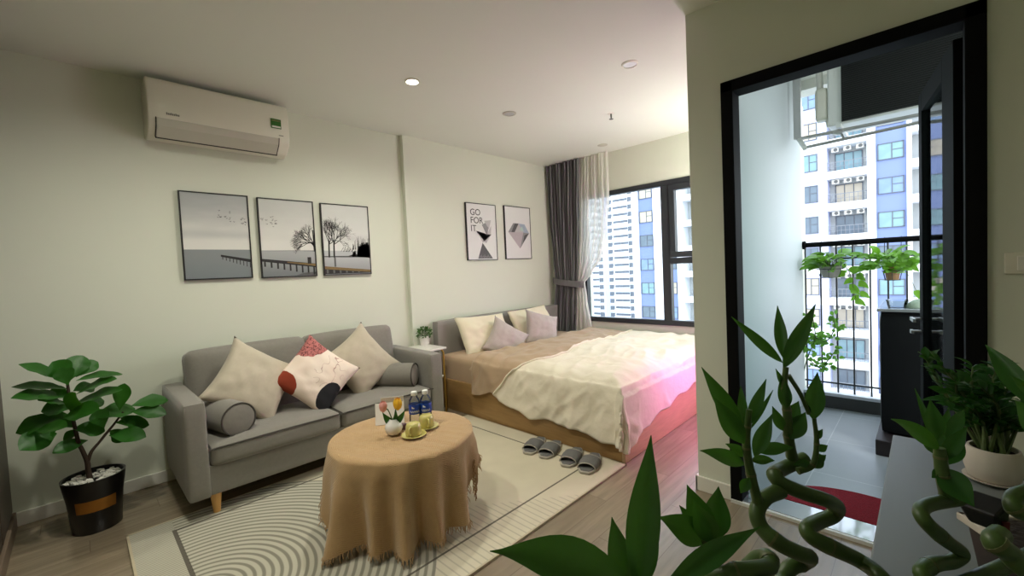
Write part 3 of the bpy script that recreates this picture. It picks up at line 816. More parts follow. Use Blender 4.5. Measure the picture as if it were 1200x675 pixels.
# lamps: one light under each lit fitting (those farther out of view are added to brighten the room)
def lamp(x, y, z, w, c=(1, .972, .85), r=.05, kind='SPOT', ang=168, blend=1):
    L = bpy.data.lights.new('downlight_or_fill', kind); L.energy = w; L.color = c
    if kind == 'SPOT': L.spot_size = R(ang); L.spot_blend = blend
    L.shadow_soft_size = r
    o = bpy.data.objects.new('downlight_or_fill', L); o.location = (x, y, z); col.objects.link(o); return o
LAMPS = [(1.703, 2.526, 58), (.36, 2.32, 56), (.5, 1.6, 34), (-1.0, 2.5, 34), (-1.6, 1.4, 12)]  # first is visible, second just out of view; the rest are added fill
for i, (x, y, w) in enumerate(LAMPS):
    lamp(x, y, H-.03, w)
    if i: downlight(x, y, True, 'lit round downlight in the ceiling outside the picture, unseen and there to brighten the room', .05, 'downlights outside the picture')

# unseen floor lamp added to light the bed and ceiling, hidden behind the wall corner
t = thing('added_floor_lamp', 'unseen white floor lamp added to light the room, between bed foot and balcony wall', 'lamp', (3.95, 1.11, 0))
b = MB(); b.lathe([(.12, 0), (.12, .015), (.015, .025), (0, .025)], (3.95, 1.11, 0), 24); b.build('base', white_m, t, smooth=True)
b = MB(); b.tube([(3.95, 1.11, .02), (3.95, 1.11, 1.36)], .011, 10); b.build('pole', white_m, t, smooth=True)
b = MB(); b.lathe([(0, 1.32), (.09, 1.34), (.13, 1.43), (.09, 1.52), (0, 1.55)], (3.95, 1.11, 0), 28); b.build('globe', mat('opal_glow', rgb(255, 246, 236), .4, emit=(1, .97, .92, 1), estr=14), t, smooth=True)
lamp(3.95, 1.11, 1.75, 22, (1, .98, .95), .16, 'POINT')  # added point light above the globe, fills the bed side of the room

# pink neon tube on the hidden side of the balcony wall, washing the foot of the bed
t = thing('neon_tube_lamp', 'pink neon tube lamp fixed to the side wall at the foot of the bed', 'lamp', (3.35, .95, .62))
b = MB(); b.box(2.95, 3.75, .9285, .956, .60, .64); b.build('backplate', white_m, t)
b = MB(); b.tube([(2.97, .966, .62), (3.73, .966, .62)], .009, 10); b.build('tube', mat('neon_pink_glow', rgb(255, 120, 200), .4, emit=(1, .20, .86, 1), estr=100), t, smooth=True)

# ================================================================== LEFT WALL
# indoor air conditioner
ac = thing('wall_air_conditioner', 'white wall-mounted split air conditioner high on the left wall with green energy sticker', 'air conditioner', (.79, W, 2.24))
ax0, ax1 = .372, 1.185
prof = [(W, 2.575), (3.415, 2.575), (3.395, 2.555), (3.388, 2.33), (3.405, 2.285), (3.47, 2.228), (3.53, 2.215), (W, 2.23)]
b = MB(); b.prism([(ax0, y, z) for y, z in prof], (ax1-ax0, 0, 0)); b.build('body', acw_m, ac, bevel=.012, seg=3, smooth=True)
def acp(t): # point along the lower slanted face
    P = [(3.3875, 2.335), (3.4035, 2.284), (3.4685, 2.2265)]
    k = t*2; i = min(1, int(k)); f = k-i
    return P[i][0]*(1-f)+P[i+1][0]*f, P[i][1]*(1-f)+P[i+1][1]*f
b = MB(); P = [(3.386, 2.325), (3.402, 2.281), (3.466, 2.2235), (3.470, 2.229), (3.408, 2.287), (3.392, 2.328)]
b.prism([(ax0+.045, y, z) for y, z in P], (ax1-ax0-.12, 0, 0)); b.build('louver', acg_m, ac, bevel=.002)
b = MB(); P = [(3.4672, 2.2225), (3.4722, 2.2185), (3.474, 2.224), (3.468, 2.228)]
b.prism([(ax0+.04, y, z) for y, z in P], (ax1-ax0-.11, 0, 0)); 
for xx in (ax0+.038, ax1-.078): b.prism([(xx, y, z) for y, z in [(3.3845, 2.327), (3.4005, 2.281), (3.4655, 2.222), (3.472, 2.23), (3.408, 2.288), (3.392, 2.33)]], (.005, 0, 0))
b.build('louver_gap', line_m, ac)
b = MB(); b.box(1.062, 1.128, 3.3855, 3.392, 2.395, 2.462); b.box(1.066, 1.124, 3.385, 3.3862, 2.400, 2.412, 1); b.box(1.066, 1.124, 3.385, 3.3862, 2.445, 2.455, 2); b.build('energy_sticker', [green_m, card_m, mat('sticker_olive', rgb(122, 120, 70), .5)], ac)
b = MB()
for i in range(9): b.box(.465+i*.0075, .470+i*.0075, 3.3855, 3.390, 2.352, 2.352+(.011 if i % 3 else .014))
b.build('maker_mark', mat('grey_print', rgb(120, 118, 110), .5), ac)
b = MB(); b.box(1.11, 1.14, 3.3862, 3.39, 2.345, 2.35); b.build('model_mark', MATS['grey_print'], ac)

# picture frames ----------------------------------------------------------
def frame(name, label, x0, x1, z0, z1, yw, prof=.008, depth=.022, group=None):
    t = thing(name, label, 'picture', ((x0+x1)/2, yw, z0), group)
    y0, y1 = yw-depth, yw-.001
    f = MB(); f.box(x0, x1, y0, y1, z0, z0+prof); f.box(x0, x1, y0, y1, z1-prof, z1); f.box(x0, x0+prof, y0, y1, z0+prof, z1-prof); f.box(x1-prof, x1, y0, y1, z0+prof, z1-prof)
    f.build('frame', framebk_m, t)
    return t, y0+.004
def sky_mat(name, top, mid, hor, water_top, water_bot, hz, z0, z1):
    g = G(name); x, y, z = g.sep(g.obj)
    h = z1-z0
    v = g.math('DIVIDE', z, h)
    n = g.noise(g.comb(g.math('MULTIPLY', x, 2), 0, g.math('MULTIPLY', z, 8)), 1.4, 4)
    sky = g.mix(g.step(g.math('ADD', v, g.math('MULTIPLY', g.math('SUBTRACT', n, .5), .35)), hz, 1.0), hor, top)
    band = g.math('MULTIPLY', g.step(v, hz+.10, hz+.17), g.step(v, hz+.26, hz+.17))
    sky = g.mix(g.math('MULTIPLY', band, .4), sky, mid)
    wat = g.mix(g.step(v, 0, hz), water_bot, water_top)
    c = g.mix(g.math('LESS_THAN', v, hz), sky, wat)
    g.L.new(c, g.b.inputs['Base Color']); g.b.inputs['Roughness'].default_value = .5
    return g.m
ink = mat('print_ink', rgb(34, 34, 34), .6, var=.1, scale=60)
ink2 = mat('print_ink_grey', rgb(92, 94, 94), .6, var=.15, scale=60)
woodp = mat('print_warm_wood', rgb(122, 100, 58), .6, var=.3, scale=60)
P_sky = [sky_mat('lake_print_dim', rgb(168, 172, 172), rgb(172, 176, 176), rgb(222, 222, 216), rgb(136, 142, 144), rgb(124, 132, 136), .345, 1.317, 1.922),
         sky_mat('lake_print_mid', rgb(196, 198, 194), rgb(214, 214, 208), rgb(222, 222, 216), rgb(168, 172, 172), rgb(120, 126, 128), .345, 1.312, 1.918),
         sky_mat('lake_print_pale', rgb(206, 208, 204), rgb(190, 192, 190), rgb(220, 222, 218), rgb(188, 192, 194), rgb(150, 154, 156), .345, 1.312, 1.914)]
FR = [(.520, .929, 1.317, 1.922), (.988, 1.395, 1.312, 1.918), (1.452, 1.872, 1.312, 1.914)]
LB = ['framed print of birds over open grey water, leftmost above the sofa', 'framed print of a pier and half a tree, middle one above the sofa', 'framed print of two bare lakeside trees, rightmost above the sofa']
def seg2(mb, a, b, w0, w1, y, X0, Z0, mi=1):
    a = Vector((a[0], 0, a[1])); b_ = Vector((b[0], 0, b[1])); d_ = (b_-a)
    if d_.length < 1e-6: return
    n_ = Vector((-d_.z, 0, d_.x)).normalized()
    o = Vector((X0, y, Z0))
    mb.add([o+a+n_*w0/2, o+a-n_*w0/2, o+b_-n_*w1/2, o+b_+n_*w1/2], [(0, 1, 2, 3)], mi)
def clipx(p, w): return max(.009, min(w-.009, p))
def branch(mb, p, ang, ln, w, depth, y, X0, Z0, wd, hd, rg):
    q = (p[0]+math.cos(ang)*ln, p[1]+math.sin(ang)*ln)
    if q[0] < .01 or q[0] > wd-.01 or q[1] > hd-.01:
        return
    seg2(mb, p, q, w, w*.7, y, X0, Z0, 1)
    if depth == 0: return
    for _ in range(3 if depth > 1 else 2):
        branch(mb, q, ang+rg.uniform(-.75, .75), ln*rg.uniform(.6, .9), w*.62, depth-1, y, X0, Z0, wd, hd, rg)
for i, (x0, x1, z0, z1) in enumerate(FR):
    t, yp = frame('framed_print', LB[i], x0, x1, z0, z1, W)
    wd, hd = x1-x0, z1-z0
    mb = MB(); mb.box(x0+.007, x1-.007, yp, yp+.004, z0+.007, z1-.007, 0)
    y = yp-.0006; rg = random.Random(40+i)
    def quad(u0, v0, u1, v1, u2, v2, u3, v3, mi=1, dy=0):
        mb.add([(x0+u*wd, y-dy, z0+v*hd) for u, v in ((u0, v0), (u1, v1), (u2, v2), (u3, v3))], [(0, 1, 2, 3)], mi)
    if i == 0:
        for _ in range(26):
            u = rg.uniform(.5, .95); v = .77-.12*(u-.5)/.45+rg.gauss(0, .035)
            for sgn in (-1, 1): quad(u, v, u+.002, v-.006, u+sgn*.014, v+.006, u+sgn*.012, v+.009, 1)
        quad(.53, .285, .53, .262, .985, .19, .985, .228, 1)
        for k in range(9):
            u = .55+k*.052; v = .262-.075*(u-.53)/.455
            quad(u, v, u, v-.03-.004*k, u+.011, v-.03-.004*k, u+.011, v, 1)
    if i == 1:
        for _ in range(20):
            u = rg.uniform(.03, .33); v = .74-.14*u+rg.gauss(0, .04)
            for sgn in (-1, 1): quad(u, v, u+.002, v-.005, u+sgn*.015, v+.006, u+sgn*.013, v+.009, 1)
        quad(.02, .335, .5, .345, .985, .335, .985, .345, 2)
        quad(.02, .24, .02, .205, .985, .12, .985, .17, 1); quad(.45, .20, .45, .188, .985, .135, .985, .168, 3, .0003)
        for k in range(9):
            u = .05+k*.11; v = .205-.08*u
            quad(u, v, u, v-.06-.006*k, u+.03, v-.06-.006*k, u+.03, v, 1)
        quad(.83, .17, .83, .255, .9, .255, .9, .17, 1, .0004)
        quad(.6, .02, .985, .015, .985, .06, .75, .05, 2)
        for aa in (2.2, 2.6, 3.0, 1.8, 3.4): branch(mb, (wd*.97, hd*(.40+.05*(aa-2.2))), aa, .055, .007, 4, y, x0, z0, wd, hd, rg)
        seg2(mb, (wd*.975, hd*.33), (wd*.965, hd*.62), .012, .008, y, x0, z0)
    if i == 2:
        quad(.02, .27, .98, .27, .98, .245, .02, .255, 2)
        for u, h_ in ((.12, .22), (.22, .2)):
            seg2(mb, (wd*u, hd*.25), (wd*(u+.01), hd*.48), .014, .010, y, x0, z0)
            for aa in (.6, 1.1, 1.5, 1.9, 2.4): branch(mb, (wd*(u+.01), hd*(.42+.02*aa)), aa, .062, .007, 4, y, x0, z0, wd, hd, rg)
        seg2(mb, (wd*.23, hd*.12), (wd*.23, hd*.25), .016, .014, y, x0, z0, 2)
        quad(.50, .268, .98, .24, .98, .30, .62, .292, 1)
        for _ in range(90):
            u = rg.uniform(.6, .965); tp_ = .30+.14*sstep(.58, .85, u)
            seg2(mb, (wd*u, hd*.26), (wd*min(.975, u+rg.uniform(-.03, .03)), hd*(tp_+rg.uniform(-.05, .03))), .014, .007, y-.0002, x0, z0, 1)
        for _ in range(26):
            u = rg.uniform(.62, .97); seg2(mb, (wd*u, hd*.36), (wd*(u+rg.uniform(-.02, .02)), hd*rg.uniform(.42, .56)), .005, .002, y, x0, z0, 2)
        for _ in range(16):
            u = rg.uniform(.35, .6); seg2(mb, (wd*u, hd*.33), (wd*(u+.05), hd*rg.uniform(.36, .43)), .003, .002, y, x0, z0, 2)
        quad(.02, .13, .02, .09, .98, .03, .98, .065, 3); quad(.02, .09, .02, .02, .98, .02, .98, .03, 1)
        for k in range(6): quad(.05+k*.13, .085-.008*k, .05+k*.13, .03, .09+k*.13, .03, .09+k*.13, .08-.008*k, 2, .0003)
    mb.build('print', [P_sky[i], ink, ink2, woodp], t)

paper = mat('white_print_paper', rgb(224, 224, 222), .6, var=.01)
gA = mat('print_light_grey', rgb(186, 184, 184), .6, var=.1, scale=40); gB = mat('print_mid_grey', rgb(140, 140, 140), .6, var=.25, scale=40)
gC = mat('print_charcoal', rgb(84, 84, 84), .6, var=.4, scale=50); gD = mat('print_mint', rgb(176, 200, 190), .6, var=.1, scale=30); gE = mat('print_pale_blue', rgb(160, 174, 190), .6, var=.1, scale=30); gF = mat('print_mauve', rgb(182, 172, 176), .6, var=.08, scale=30)
x0, x1, z0, z1 = 2.966, 3.41, 1.414, 2.039
t, yp = frame('framed_poster', 'black framed poster reading GO FOR IT with grey triangles above the bed', x0, x1, z0, z1, W2)
wd, hd = x1-x0, z1-z0
mb = MB(); mb.box(x0+.007, x1-.007, yp, yp+.004, z0+.007, z1-.007, 0)
def poly(pts, mi, dy=.0006): mb.add([(x0+u*wd, yp-dy, z0+v*hd) for u, v in pts], [tuple(range(len(pts)))], mi)
poly([(.33, .03), (.83, .03), (.5, .31)], 3); poly([(.30, .52), (.5, .31), (.82, .62), (.80, .45), (.62, .30)], 1)
poly([(.50, .63), (.80, .72), (.66, .44)], 2, .0008); poly([(.58, .70), (.82, .72), (.74, .56)], 1, .001)
for k in range(14):
    u = .34+.03*k; poly([(u, .045+.01*(k % 3)), (u+.02, .045), (u+.015, .075+.012*(k % 4))], 2, .0009)
mb.build('print', [paper, gA, gB, gC], t)
def text(body, size, loc, m, parent, name='lettering'):
    cu = bpy.data.curves.new('t', 'FONT'); cu.body = body; cu.size = size; cu.extrude = .0004; cu.align_x = 'LEFT'; cu.space_line = .9
    o = bpy.data.objects.new('t', cu); col.objects.link(o)
    bpy.context.view_layer.update()
    me = bpy.data.meshes.new_from_object(o.evaluated_get(bpy.context.evaluated_depsgraph_get()))
    bpy.data.objects.remove(o)
    me.transform(Matrix.Rotation(R(90), 4, 'X'))
    me.materials.clear(); me.materials.append(m)
    o = bpy.data.objects.new(name, me); col.objects.link(o); o.parent = parent; o.location = Vector(loc)-base_of(parent)
    return o
text('GO\nFOR\nIT', .098, (x0+.13*wd, yp-.001, z0+.79*hd), ink, t)
x0, x1, z0, z1 = 3.548, 4.0, 1.42, 2.05
t, yp = frame('framed_poster', 'black framed poster of a faceted grey gemstone, right-hand print above the bed', x0, x1, z0, z1, W2)
wd, hd = x1-x0, z1-z0
mb = MB(); mb.box(x0+.007, x1-.007, yp, yp+.004, z0+.007, z1-.007, 0)
poly([(.12, .51), (.32, .68), (.53, .68), (.36, .51)], 3); poly([(.12, .51), (.24, .51), (.38, .68), (.32, .68)], 2, .0008)
poly([(.36, .51), (.53, .68), (.70, .51)], 1); poly([(.53, .68), (.76, .67), (.93, .50), (.70, .51)], 5); poly([(.55, .56), (.66, .63), (.72, .53)], 4, .0008)
poly([(.12, .51), (.70, .51), (.55, .20)], 6); poly([(.70, .51), (.93, .50), (.55, .20)], 2); poly([(.74, .46), (.93, .50), (.66, .30)], 3, .0008)
mb.build('print', [paper, gA, gB, gC, gD, gE, gF], t)

# ================================================================== SOFA
SB = Vector((1.19, 3.2, 0))
so = thing('sofa', 'grey two-seat fabric sofa with wooden legs against the left wall', 'sofa', SB)
YF = 2.80; AZ = .65; SX0, SX1 = .352, 2.03
b = MB(); b.rbox(((SX0+SX1)/2, 3.19, .205), ((SX1-SX0)/2-.1, .375, .085), .012, 6); b.build('base', sofa_m, so, smooth=True)
for nm, xa, xb in (('l', SX0, SX0+.108), ('r', SX1-.115, SX1)):
    b = MB(); b.rbox(((xa+xb)/2, (YF+3.57)/2, (.118+AZ)/2), ((xb-xa)/2, (3.57-YF)/2, (AZ-.118)/2), .018, 8, (.004, .004, .004))
    a = b.build('arm', sofa_m, so, smooth=True)
    p = MB(); e = .006
    for xx in (xa+.012, xb-.012): p.tube([(xx, YF+.006, .14), (xx, YF+.004, AZ-.018), (xx, YF+.018, AZ-.004), (xx, 3.5, AZ-.002)], .004, 6)
    p.build('piping', sofa_m, a, smooth=True)
sm = (SX0+SX1)/2
for xa, xb in ((SX0+.110, sm-.003), (sm+.003, SX1-.117)):
    b = MB(); b.rbox(((xa+xb)/2, (YF-.005+3.36)/2, .337), ((xb-xa)/2, (3.36-YF+.005)/2, .058), .03, 12, (.0, .008, .022))
    a = b.build('seat_cushion', sofa_m, so, smooth=True)
    p = MB(); p.tube([(xa+.02, 3.3, .388), (xa+.006, YF+.03, .384), (xa+.03, YF-.005, .384), ((xa+xb)/2, YF-.011, .388), (xb-.03, YF-.005, .384), (xb-.006, YF+.03, .384), (xb-.02, 3.3, .388)], .0045, 6, smooth=4); p.build('piping', piping_m, a, smooth=True)
    b = MB(); b.rbox((0, 0, 0), ((xb-xa)/2+.004, .085, .25), .045, 12, (0, .028, .01))
    M = Matrix.Translation(((xa+xb)/2, 3.40, .605)) @ Matrix.Rotation(R(-10), 4, 'X')
    b.v = [tuple(M @ Vector(v)) for v in b.v]
    a = b.build('back_cushion', sofa_m, so, smooth=True)
b = MB(); b.rbox((sm, 3.52, .44), ((SX1-SX0)/2-.12, .05, .30), .03, 8); b.build('back_frame', sofa_m, so, smooth=True)
for x, y in ((SX0+.13, 2.855), (SX1-.13, 2.855), (SX0+.13, 3.5), (SX1-.13, 3.5)):
    b = MB(); b.lathe([(.017, 0), (.030, .13)], (x, y, .0125 if y < 2.95 else 0), 16); b.build('leg', leg_m, so, smooth=True)

# pillows -----------------------------------------------------------------
def pillow_mesh(w, h, th, m, seed, wr=.008, pinch=.10, n=26, sag=0):
    b = MB()
    def side(sgn):
        def f(u, v):
            x = u*2-1; z = v*2-1
            e = (max(0, 1-x**4)*max(0, 1-z**4))
            t = th/2*(max(0, (1-x*x)*(1-z*z)))**.42
            px = x*w/2*(1-pinch*(1-abs(z)**2.2)*(abs(x)**2)); pz = z*h/2*(1-pinch*(1-abs(x)**2.2)*(abs(z)**2))
            nz = noise.noise(Vector((x*2.2+seed, z*2.2, sgn*3.1)))*wr*1.4+noise.noise(Vector((x*5+seed, z*4, sgn*7)))*wr
            # radial creases toward the corners
            d = math.hypot(abs(x)-1, abs(z)-1)
            cr = math.sin(math.atan2(1-abs(z), 1-abs(x))*9)*.5*wr*math.exp(-(d/.5)**2)
            return (px, sgn*(t+(nz+cr)*e**.5), pz-sag*t)
        return f
    b.grid(side(-1), n, n); b.grid(side(1), n, n)
    return b
def pillow(name, label, cat, m, c, w, h, th, rot, seed, group=None, wr=.008, pinch=.10, stuff=None):
    """rot = (spin in plane, lean back, yaw), degrees"""
    b = pillow_mesh(w, h, th, m, seed, wr, pinch)
    o = b.build(name, m, None, smooth=True, auto=80)
    bm = bmesh.new(); bm.from_mesh(o.data); bmesh.ops.remove_doubles(bm, verts=bm.verts[:], dist=.0005); bmesh.ops.recalc_face_normals(bm, faces=bm.faces[:]); bm.to_mesh(o.data); bm.free()
    M = Matrix.Rotation(R(rot[2]), 4, 'Z') @ Matrix.Rotation(R(-rot[1]), 4, 'X') @ Matrix.Rotation(R(rot[0]), 4, 'Y')
    o.matrix_world = Matrix.Translation(c) @ M
    if m is not cushart_m: pass
    return tag(o, label, cat, group)
pillow('throw_pillow', 'plain beige throw pillow tilted on its corner at the left end of the sofa', 'cushion', beige_m, onY(297, 447, 3.13), .47, .45, .16, (38, 22, 8), 1, wr=.007, pinch=.14)
pillow('throw_pillow', 'printed throw pillow with pink, rust and black blotches in the middle of the sofa', 'cushion', cushart_m, onY(371, 440, 3.06), .43, .43, .15, (-45, 24, -8), 2, wr=.006)
pillow('throw_pillow', 'plain beige throw pillow tilted behind the bolster at the right end of the sofa', 'cushion', beige_m, onY(423, 424, 3.16), .47, .45, .16, (55, 20, -10), 3, wr=.007, pinch=.14)
def bolster(x, label, y0, y1, r, z, ang=0):
    t = thing('bolster_cushion', label, 'cushion', (x, (y0+y1)/2, z-r), 'sofa bolsters')
    b = MB(); prof = [(0, 0), (r*.6, -.004), (r*.93, .006), (r, .03)]
    L = y1-y0
    pts = [(q[0], q[1]) for q in prof]+[(r*1.015, L*.5)]+[(q[0], L-q[1]) for q in prof[::-1]]
    n = 28
    o = 0
    for rr, yy in pts:
        for i in range(n):
            th = 2*PI*i/n; b.v.append((x+rr*math.cos(th), y0+yy, z+rr*math.sin(th)))
    for k in range(len(pts)-1):
        for i in range(n): j = (i+1) % n; b.f.append((k*n+i, k*n+j, (k+1)*n+j, (k+1)*n+i)); b.m.append(0)
    bd = b.build('body', sofa_m, t, smooth=True)
    p = MB(); ring = [(x+(r*.955)*math.cos(2*PI*i/28), y0+.006, z+(r*.955)*math.sin(2*PI*i/28)) for i in range(29)]
    p.tube(ring, .0055, 6, cap=False); p.build('piping', piping_m, t, smooth=True)
    t.rotation_euler = (0, 0, R(ang))
    return t
bolster(.585, 'grey round bolster cushion against the left arm of the sofa', 2.87, 3.25, .096, .490, 12)
bolster(1.745, 'grey round bolster cushion against the right arm of the sofa', 2.89, 3.25, .094, .488, 38)

# ================================================================== RUG
b = MB(); b.box(.115, 2.385, 1.39, 2.95, .0005, .011, 0)
for a in ((.108, .118, 1.383, 2.957), (2.382, 2.392, 1.383, 2.957), (.108, 2.392, 1.383, 1.393), (.108, 2.392, 2.947, 2.957)): b.box(*a, .0005, .012, 1)
tag(b.build('area_rug', [rug_m, rug_edge]), 'large cream rug with concentric arcs and fine stripes on the wood floor', 'rug')

# ================================================================== COFFEE TABLE + CLOTH
TC = Vector((1.17, 2.0, 0)); TR = .368; TZ = .448
t = thing('round_coffee_table', 'low round coffee table hidden under the tan fringed cloth', 'table', (TC.x, TC.y, .011))
b = MB(); b.lathe([(0, TZ-.03), (TR-.02, TZ-.03), (TR-.012, TZ-.02), (TR-.012, TZ-.006), (0, TZ-.006)], TC, 40); b.build('tabletop', oak_m, t, smooth=True)
for k in range(4):
    a = PI/4+k*PI/2; b = MB(); b.tube([(TC.x+.26*math.cos(a), TC.y+.26*math.sin(a), .012), (TC.x+.2*math.cos(a), TC.y+.2*math.sin(a), TZ-.03)], [.014, .02], 12); b.build('leg', leg_m, t, smooth=True)
def dropL(th):
    th = th % (2*PI); dg = math.degrees(th)
    f = sstep(150, 178, dg)*(1-sstep(284, 312, dg))
    return .13+.26*f+.012*math.sin(th*5)+.03*math.exp(-((dg-186)/12)**2)*f
def cloth_pt(th, l):
    L = dropL(th); k = l/.39
    fold = .5+.5*math.cos(th*15+1.1*math.sin(th*3)+.6); fold2 = noise.noise(Vector((math.cos(th)*2.2, math.sin(th)*2.2, 4)))
    fl = min(1, l/.06)
    rr = TR+.010*fl+(.075*fold-.03+.05*fold2)*k*1.1+.006*noise.noise(Vector((math.cos(th)*6, math.sin(th)*6, l*9)))*fl
    dg = math.degrees(th % (2*PI))
    rr += .05*k*math.exp(-((dg-186)/14)**2)
    z = TZ-l+.002*(1-fl)
    return Vector((TC.x+rr*math.cos(th), TC.y+rr*math.sin(th), max(.016, z)))
NT = 240
b = MB()
def topf(u, v):
    th = 2*PI*u; rr = TR*v
    n_ = .0025*noise.noise(Vector((rr*math.cos(th)*16, rr*math.sin(th)*16, 2)))
    e = max(0, (v-.96)/.04)
    return (TC.x+rr*math.cos(th), TC.y+rr*math.sin(th), TZ+.003+n_-.006*e*e)
b.grid(topf, NT, 14, closeu=True)
def skirt(u, v):
    th = 2*PI*u; l = v*dropL(th)
    if v == 0: return topf(u, 1)
    return cloth_pt(th, l)
b.grid(skirt, NT, 26, closeu=True)
tcl = thing('tablecloth', 'tan woven tablecloth with fringed hem draped over the round coffee table', 'tablecloth', (TC.x, TC.y, TZ))
o = b.build('drape', cloth_m, tcl, smooth=True, auto=80)
bm = bmesh.new(); bm.from_mesh(o.data); bmesh.ops.remove_doubles(bm, verts=bm.verts[:], dist=.0004); bm.to_mesh(o.data); bm.free()
b = MB(); rg = random.Random(9)
for i in range(520):
    th = 2*PI*(i+rg.random())/520; L = dropL(th)
    p = cloth_pt(th, L-.004); ln = rg.uniform(.018, .04)
    od = Vector((math.cos(th), math.sin(th), 0))
    q = p+od*rg.uniform(-.006, .014)+Vector((rg.uniform(-.01, .01), rg.uniform(-.01, .01), -ln))
    q.z = max(q.z, .0145)
    b.tube([p, (p+q)/2+od*.004, q], [.0022, .002, .0008], 4)
b.build('fringe', cloth_m, tcl)
# netted fringe corner hanging at the right
b = MB()
for i in range(9):
    for j in range(7):
        th = R(300+i*3.2); l0 = .13+j*.032; l1 = l0+.032
        def np_(t_, l_): 
            return Vector((TC.x+(TR+.02-.03*(l_-.13))*math.cos(t_), TC.y+(TR+.02-.03*(l_-.13))*math.sin(t_), TZ-l_))
        if l1 > .36-.02*abs(i-2): continue
        s_ = R(1.6)*(1 if (i+j) % 2 else -1)
        b.tube([np_(th, l0), np_(th+s_, l1)], .0022, 4); b.tube([np_(th, l0), np_(th-s_, l1)], .0022, 4)
b.build('netting', mat('tan_thread', rgb(150, 118, 76), .95, var=.1), tcl)

TT = TZ+.006
def tz(x, y): return onZ(x, y, TT)
# vase with tulips
c = tz(462, 509)
t = thing('tulip_vase', 'small round white vase holding a yellow and a pink tulip on the coffee table', 'vase', c)
b = MB(); b.lathe([(.022, 0), (.038, .012), (.046, .035), (.040, .06), (.022, .075), (.02, .082), (.016, .082), (.018, .07), (0, .065)], c, 24); b.build('vase', ceram_m, t, smooth=True)
top = c+Vector((0, 0, .078))
yt = at(466, 475, (c-CAM).dot(CF)); yt = Vector(yt)
ptp = at(449, 478, (c-CAM).dot(CF)); ptp = Vector(ptp)
b = MB(); b.tube([top-Vector((0, 0, .02)), (top+yt)/2+Vector((0, 0, .01)), yt-Vector((0, 0, .008))], .003, 6, smooth=4); b.tube([top-Vector((0, 0, .02)), (top+ptp)/2+Vector((0, 0, .02)), ptp-Vector((0, 0, .005))], .003, 6, smooth=4); b.build('stems', stem_m, t, smooth=True)
b = MB()
dc = (c-CAM).dot(CF)
for (bx_, by_), (tx_, ty_), w_ in (((460, 497), (448, 483), .034), ((462, 497), (475, 480), .032), ((463, 497), (464, 480), .028)):
    leaf(b, at(bx_, by_, dc), at(tx_, ty_, dc-.02), w_, (0, 0, -.008), None, .2)
b.build('leaves', leaf_m, t, smooth=True)
def bloom(nm, c_, s_, m_):
    b = MB()
    for k in range(6):
        a = k*PI/3; rr = s_*(.55 if k % 2 else .45)
        dv = Vector((math.cos(a), math.sin(a), 0))
        base = c_+Vector((0, 0, -s_*.8)); tip = c_+dv*rr*.7+Vector((0, 0, s_*1.1))
        leaf(b, base, tip, s_*1.25, dv*s_*.5, dv, -.25, 'sin', 8)
    b.lathe([(0, -s_*.8), (s_*.5, -s_*.4), (s_*.6, 0), (s_*.45, s_*.5), (0, s_*.6)], c_, 12)
    b.build(nm, m_, t, smooth=True)
bloom('yellow_bloom', yt, .036, yellow_m); bloom('pink_bloom', ptp, .032, pink_m)
# white folded card standing behind the vase
c0 = tz(440, 499); c1 = tz(474, 495)
t = thing('folded_card', 'white folded card standing on the coffee table behind the tulip vase', 'card', (c0+c1)/2)
e = (c1-c0); bk = Vector((e.y, -e.x, 0)).normalized()
if bk.dot(CAM-c0) > 0: bk = -bk
b = MB(); b.obox((c0+c1)/2+Vector((0, 0, .055))+bk*.022, e/2, bk*.0015, Vector((0, 0, .055))+bk*.02); b.build('front_panel', card_m, t)
b = MB(); b.obox((c0+c1)/2+Vector((0, 0, .07))+bk*.064+e*.1, e*.4, bk*.0015, Vector((0, 0, .07))-bk*.02); b.build('back_panel', card_m, t)
b = MB(); b.box(0, 0, 0, 0, 0, 0); 
p = tz(473, 503)
b = MB(); b.rbox(p+Vector((0, 0, .016)), (.016, .012, .016), .006, 3); tag(b.build('tea_sachet', purple_m, smooth=True), 'tiny mauve sachet between the tulip vase and the front cup', 'sachet')
# bottles
def bottle(px, py, label):
    c = tz(px, py)
    t = thing('water_bottle', label, 'bottle', c, 'water bottles on the coffee table')
    k = 1
    b = MB(); b.lathe([(.028, 0), (.031, .006), (.031, .06), (.0295, .066), (.031, .072), (.031, .125), (.028, .142), (.015, .162), (.0135, .166), (.0135, .175)], c, 24); b.build('body', bottle_m, t, smooth=True)
    w_ = MB(); w_.lathe([(.026, .003), (.0295, .008), (.0295, .12), (0, .12)], c, 20); w_.build('water', glass('water', (.95, .97, .97, 1), .05) if 'water' not in MATS else MATS['water'], t, smooth=True)
    b = MB(); b.lathe([(.0317, .068), (.0322, .07), (.0322, .118), (.0317, .12)], c, 24)
    lb = b.build('label', blue_m, t, smooth=True)
    b = MB()
    ca = math.atan2(-c.y, -c.x)
    for i in range(16):
        a = ca-.8+i*.1; z0_ = .079+.004*math.sin(i*1.9)
        P0 = [Vector((c.x+.0326*math.cos(a+da), c.y+.0326*math.sin(a+da), c.z+zz)) for da, zz in ((0, z0_), (.075, z0_), (.075, z0_+.007), (0, z0_+.007))]
        b.add(P0, [(0, 1, 2, 3)])
    for i in range(5):
        a = ca-.5+i*.09; P0 = [Vector((c.x+.0326*math.cos(a+da), c.y+.0326*math.sin(a+da), c.z+zz)) for da, zz in ((0, .1), (.1, .1), (.1, .112-.002*i), (0, .112-.002*i))]
        b.add(P0, [(0, 1, 2, 3)])
    b.build('label_print', card_m, lb)
    b = MB(); b.lathe([(.0155, .166), (.0165, .168), (.0165, .184), (.015, .187), (0, .187)], c, 20); b.build('cap', cap_m, t, smooth=True)
bottle(487, 498, 'clear water bottle with blue label, left one of the two on the table')
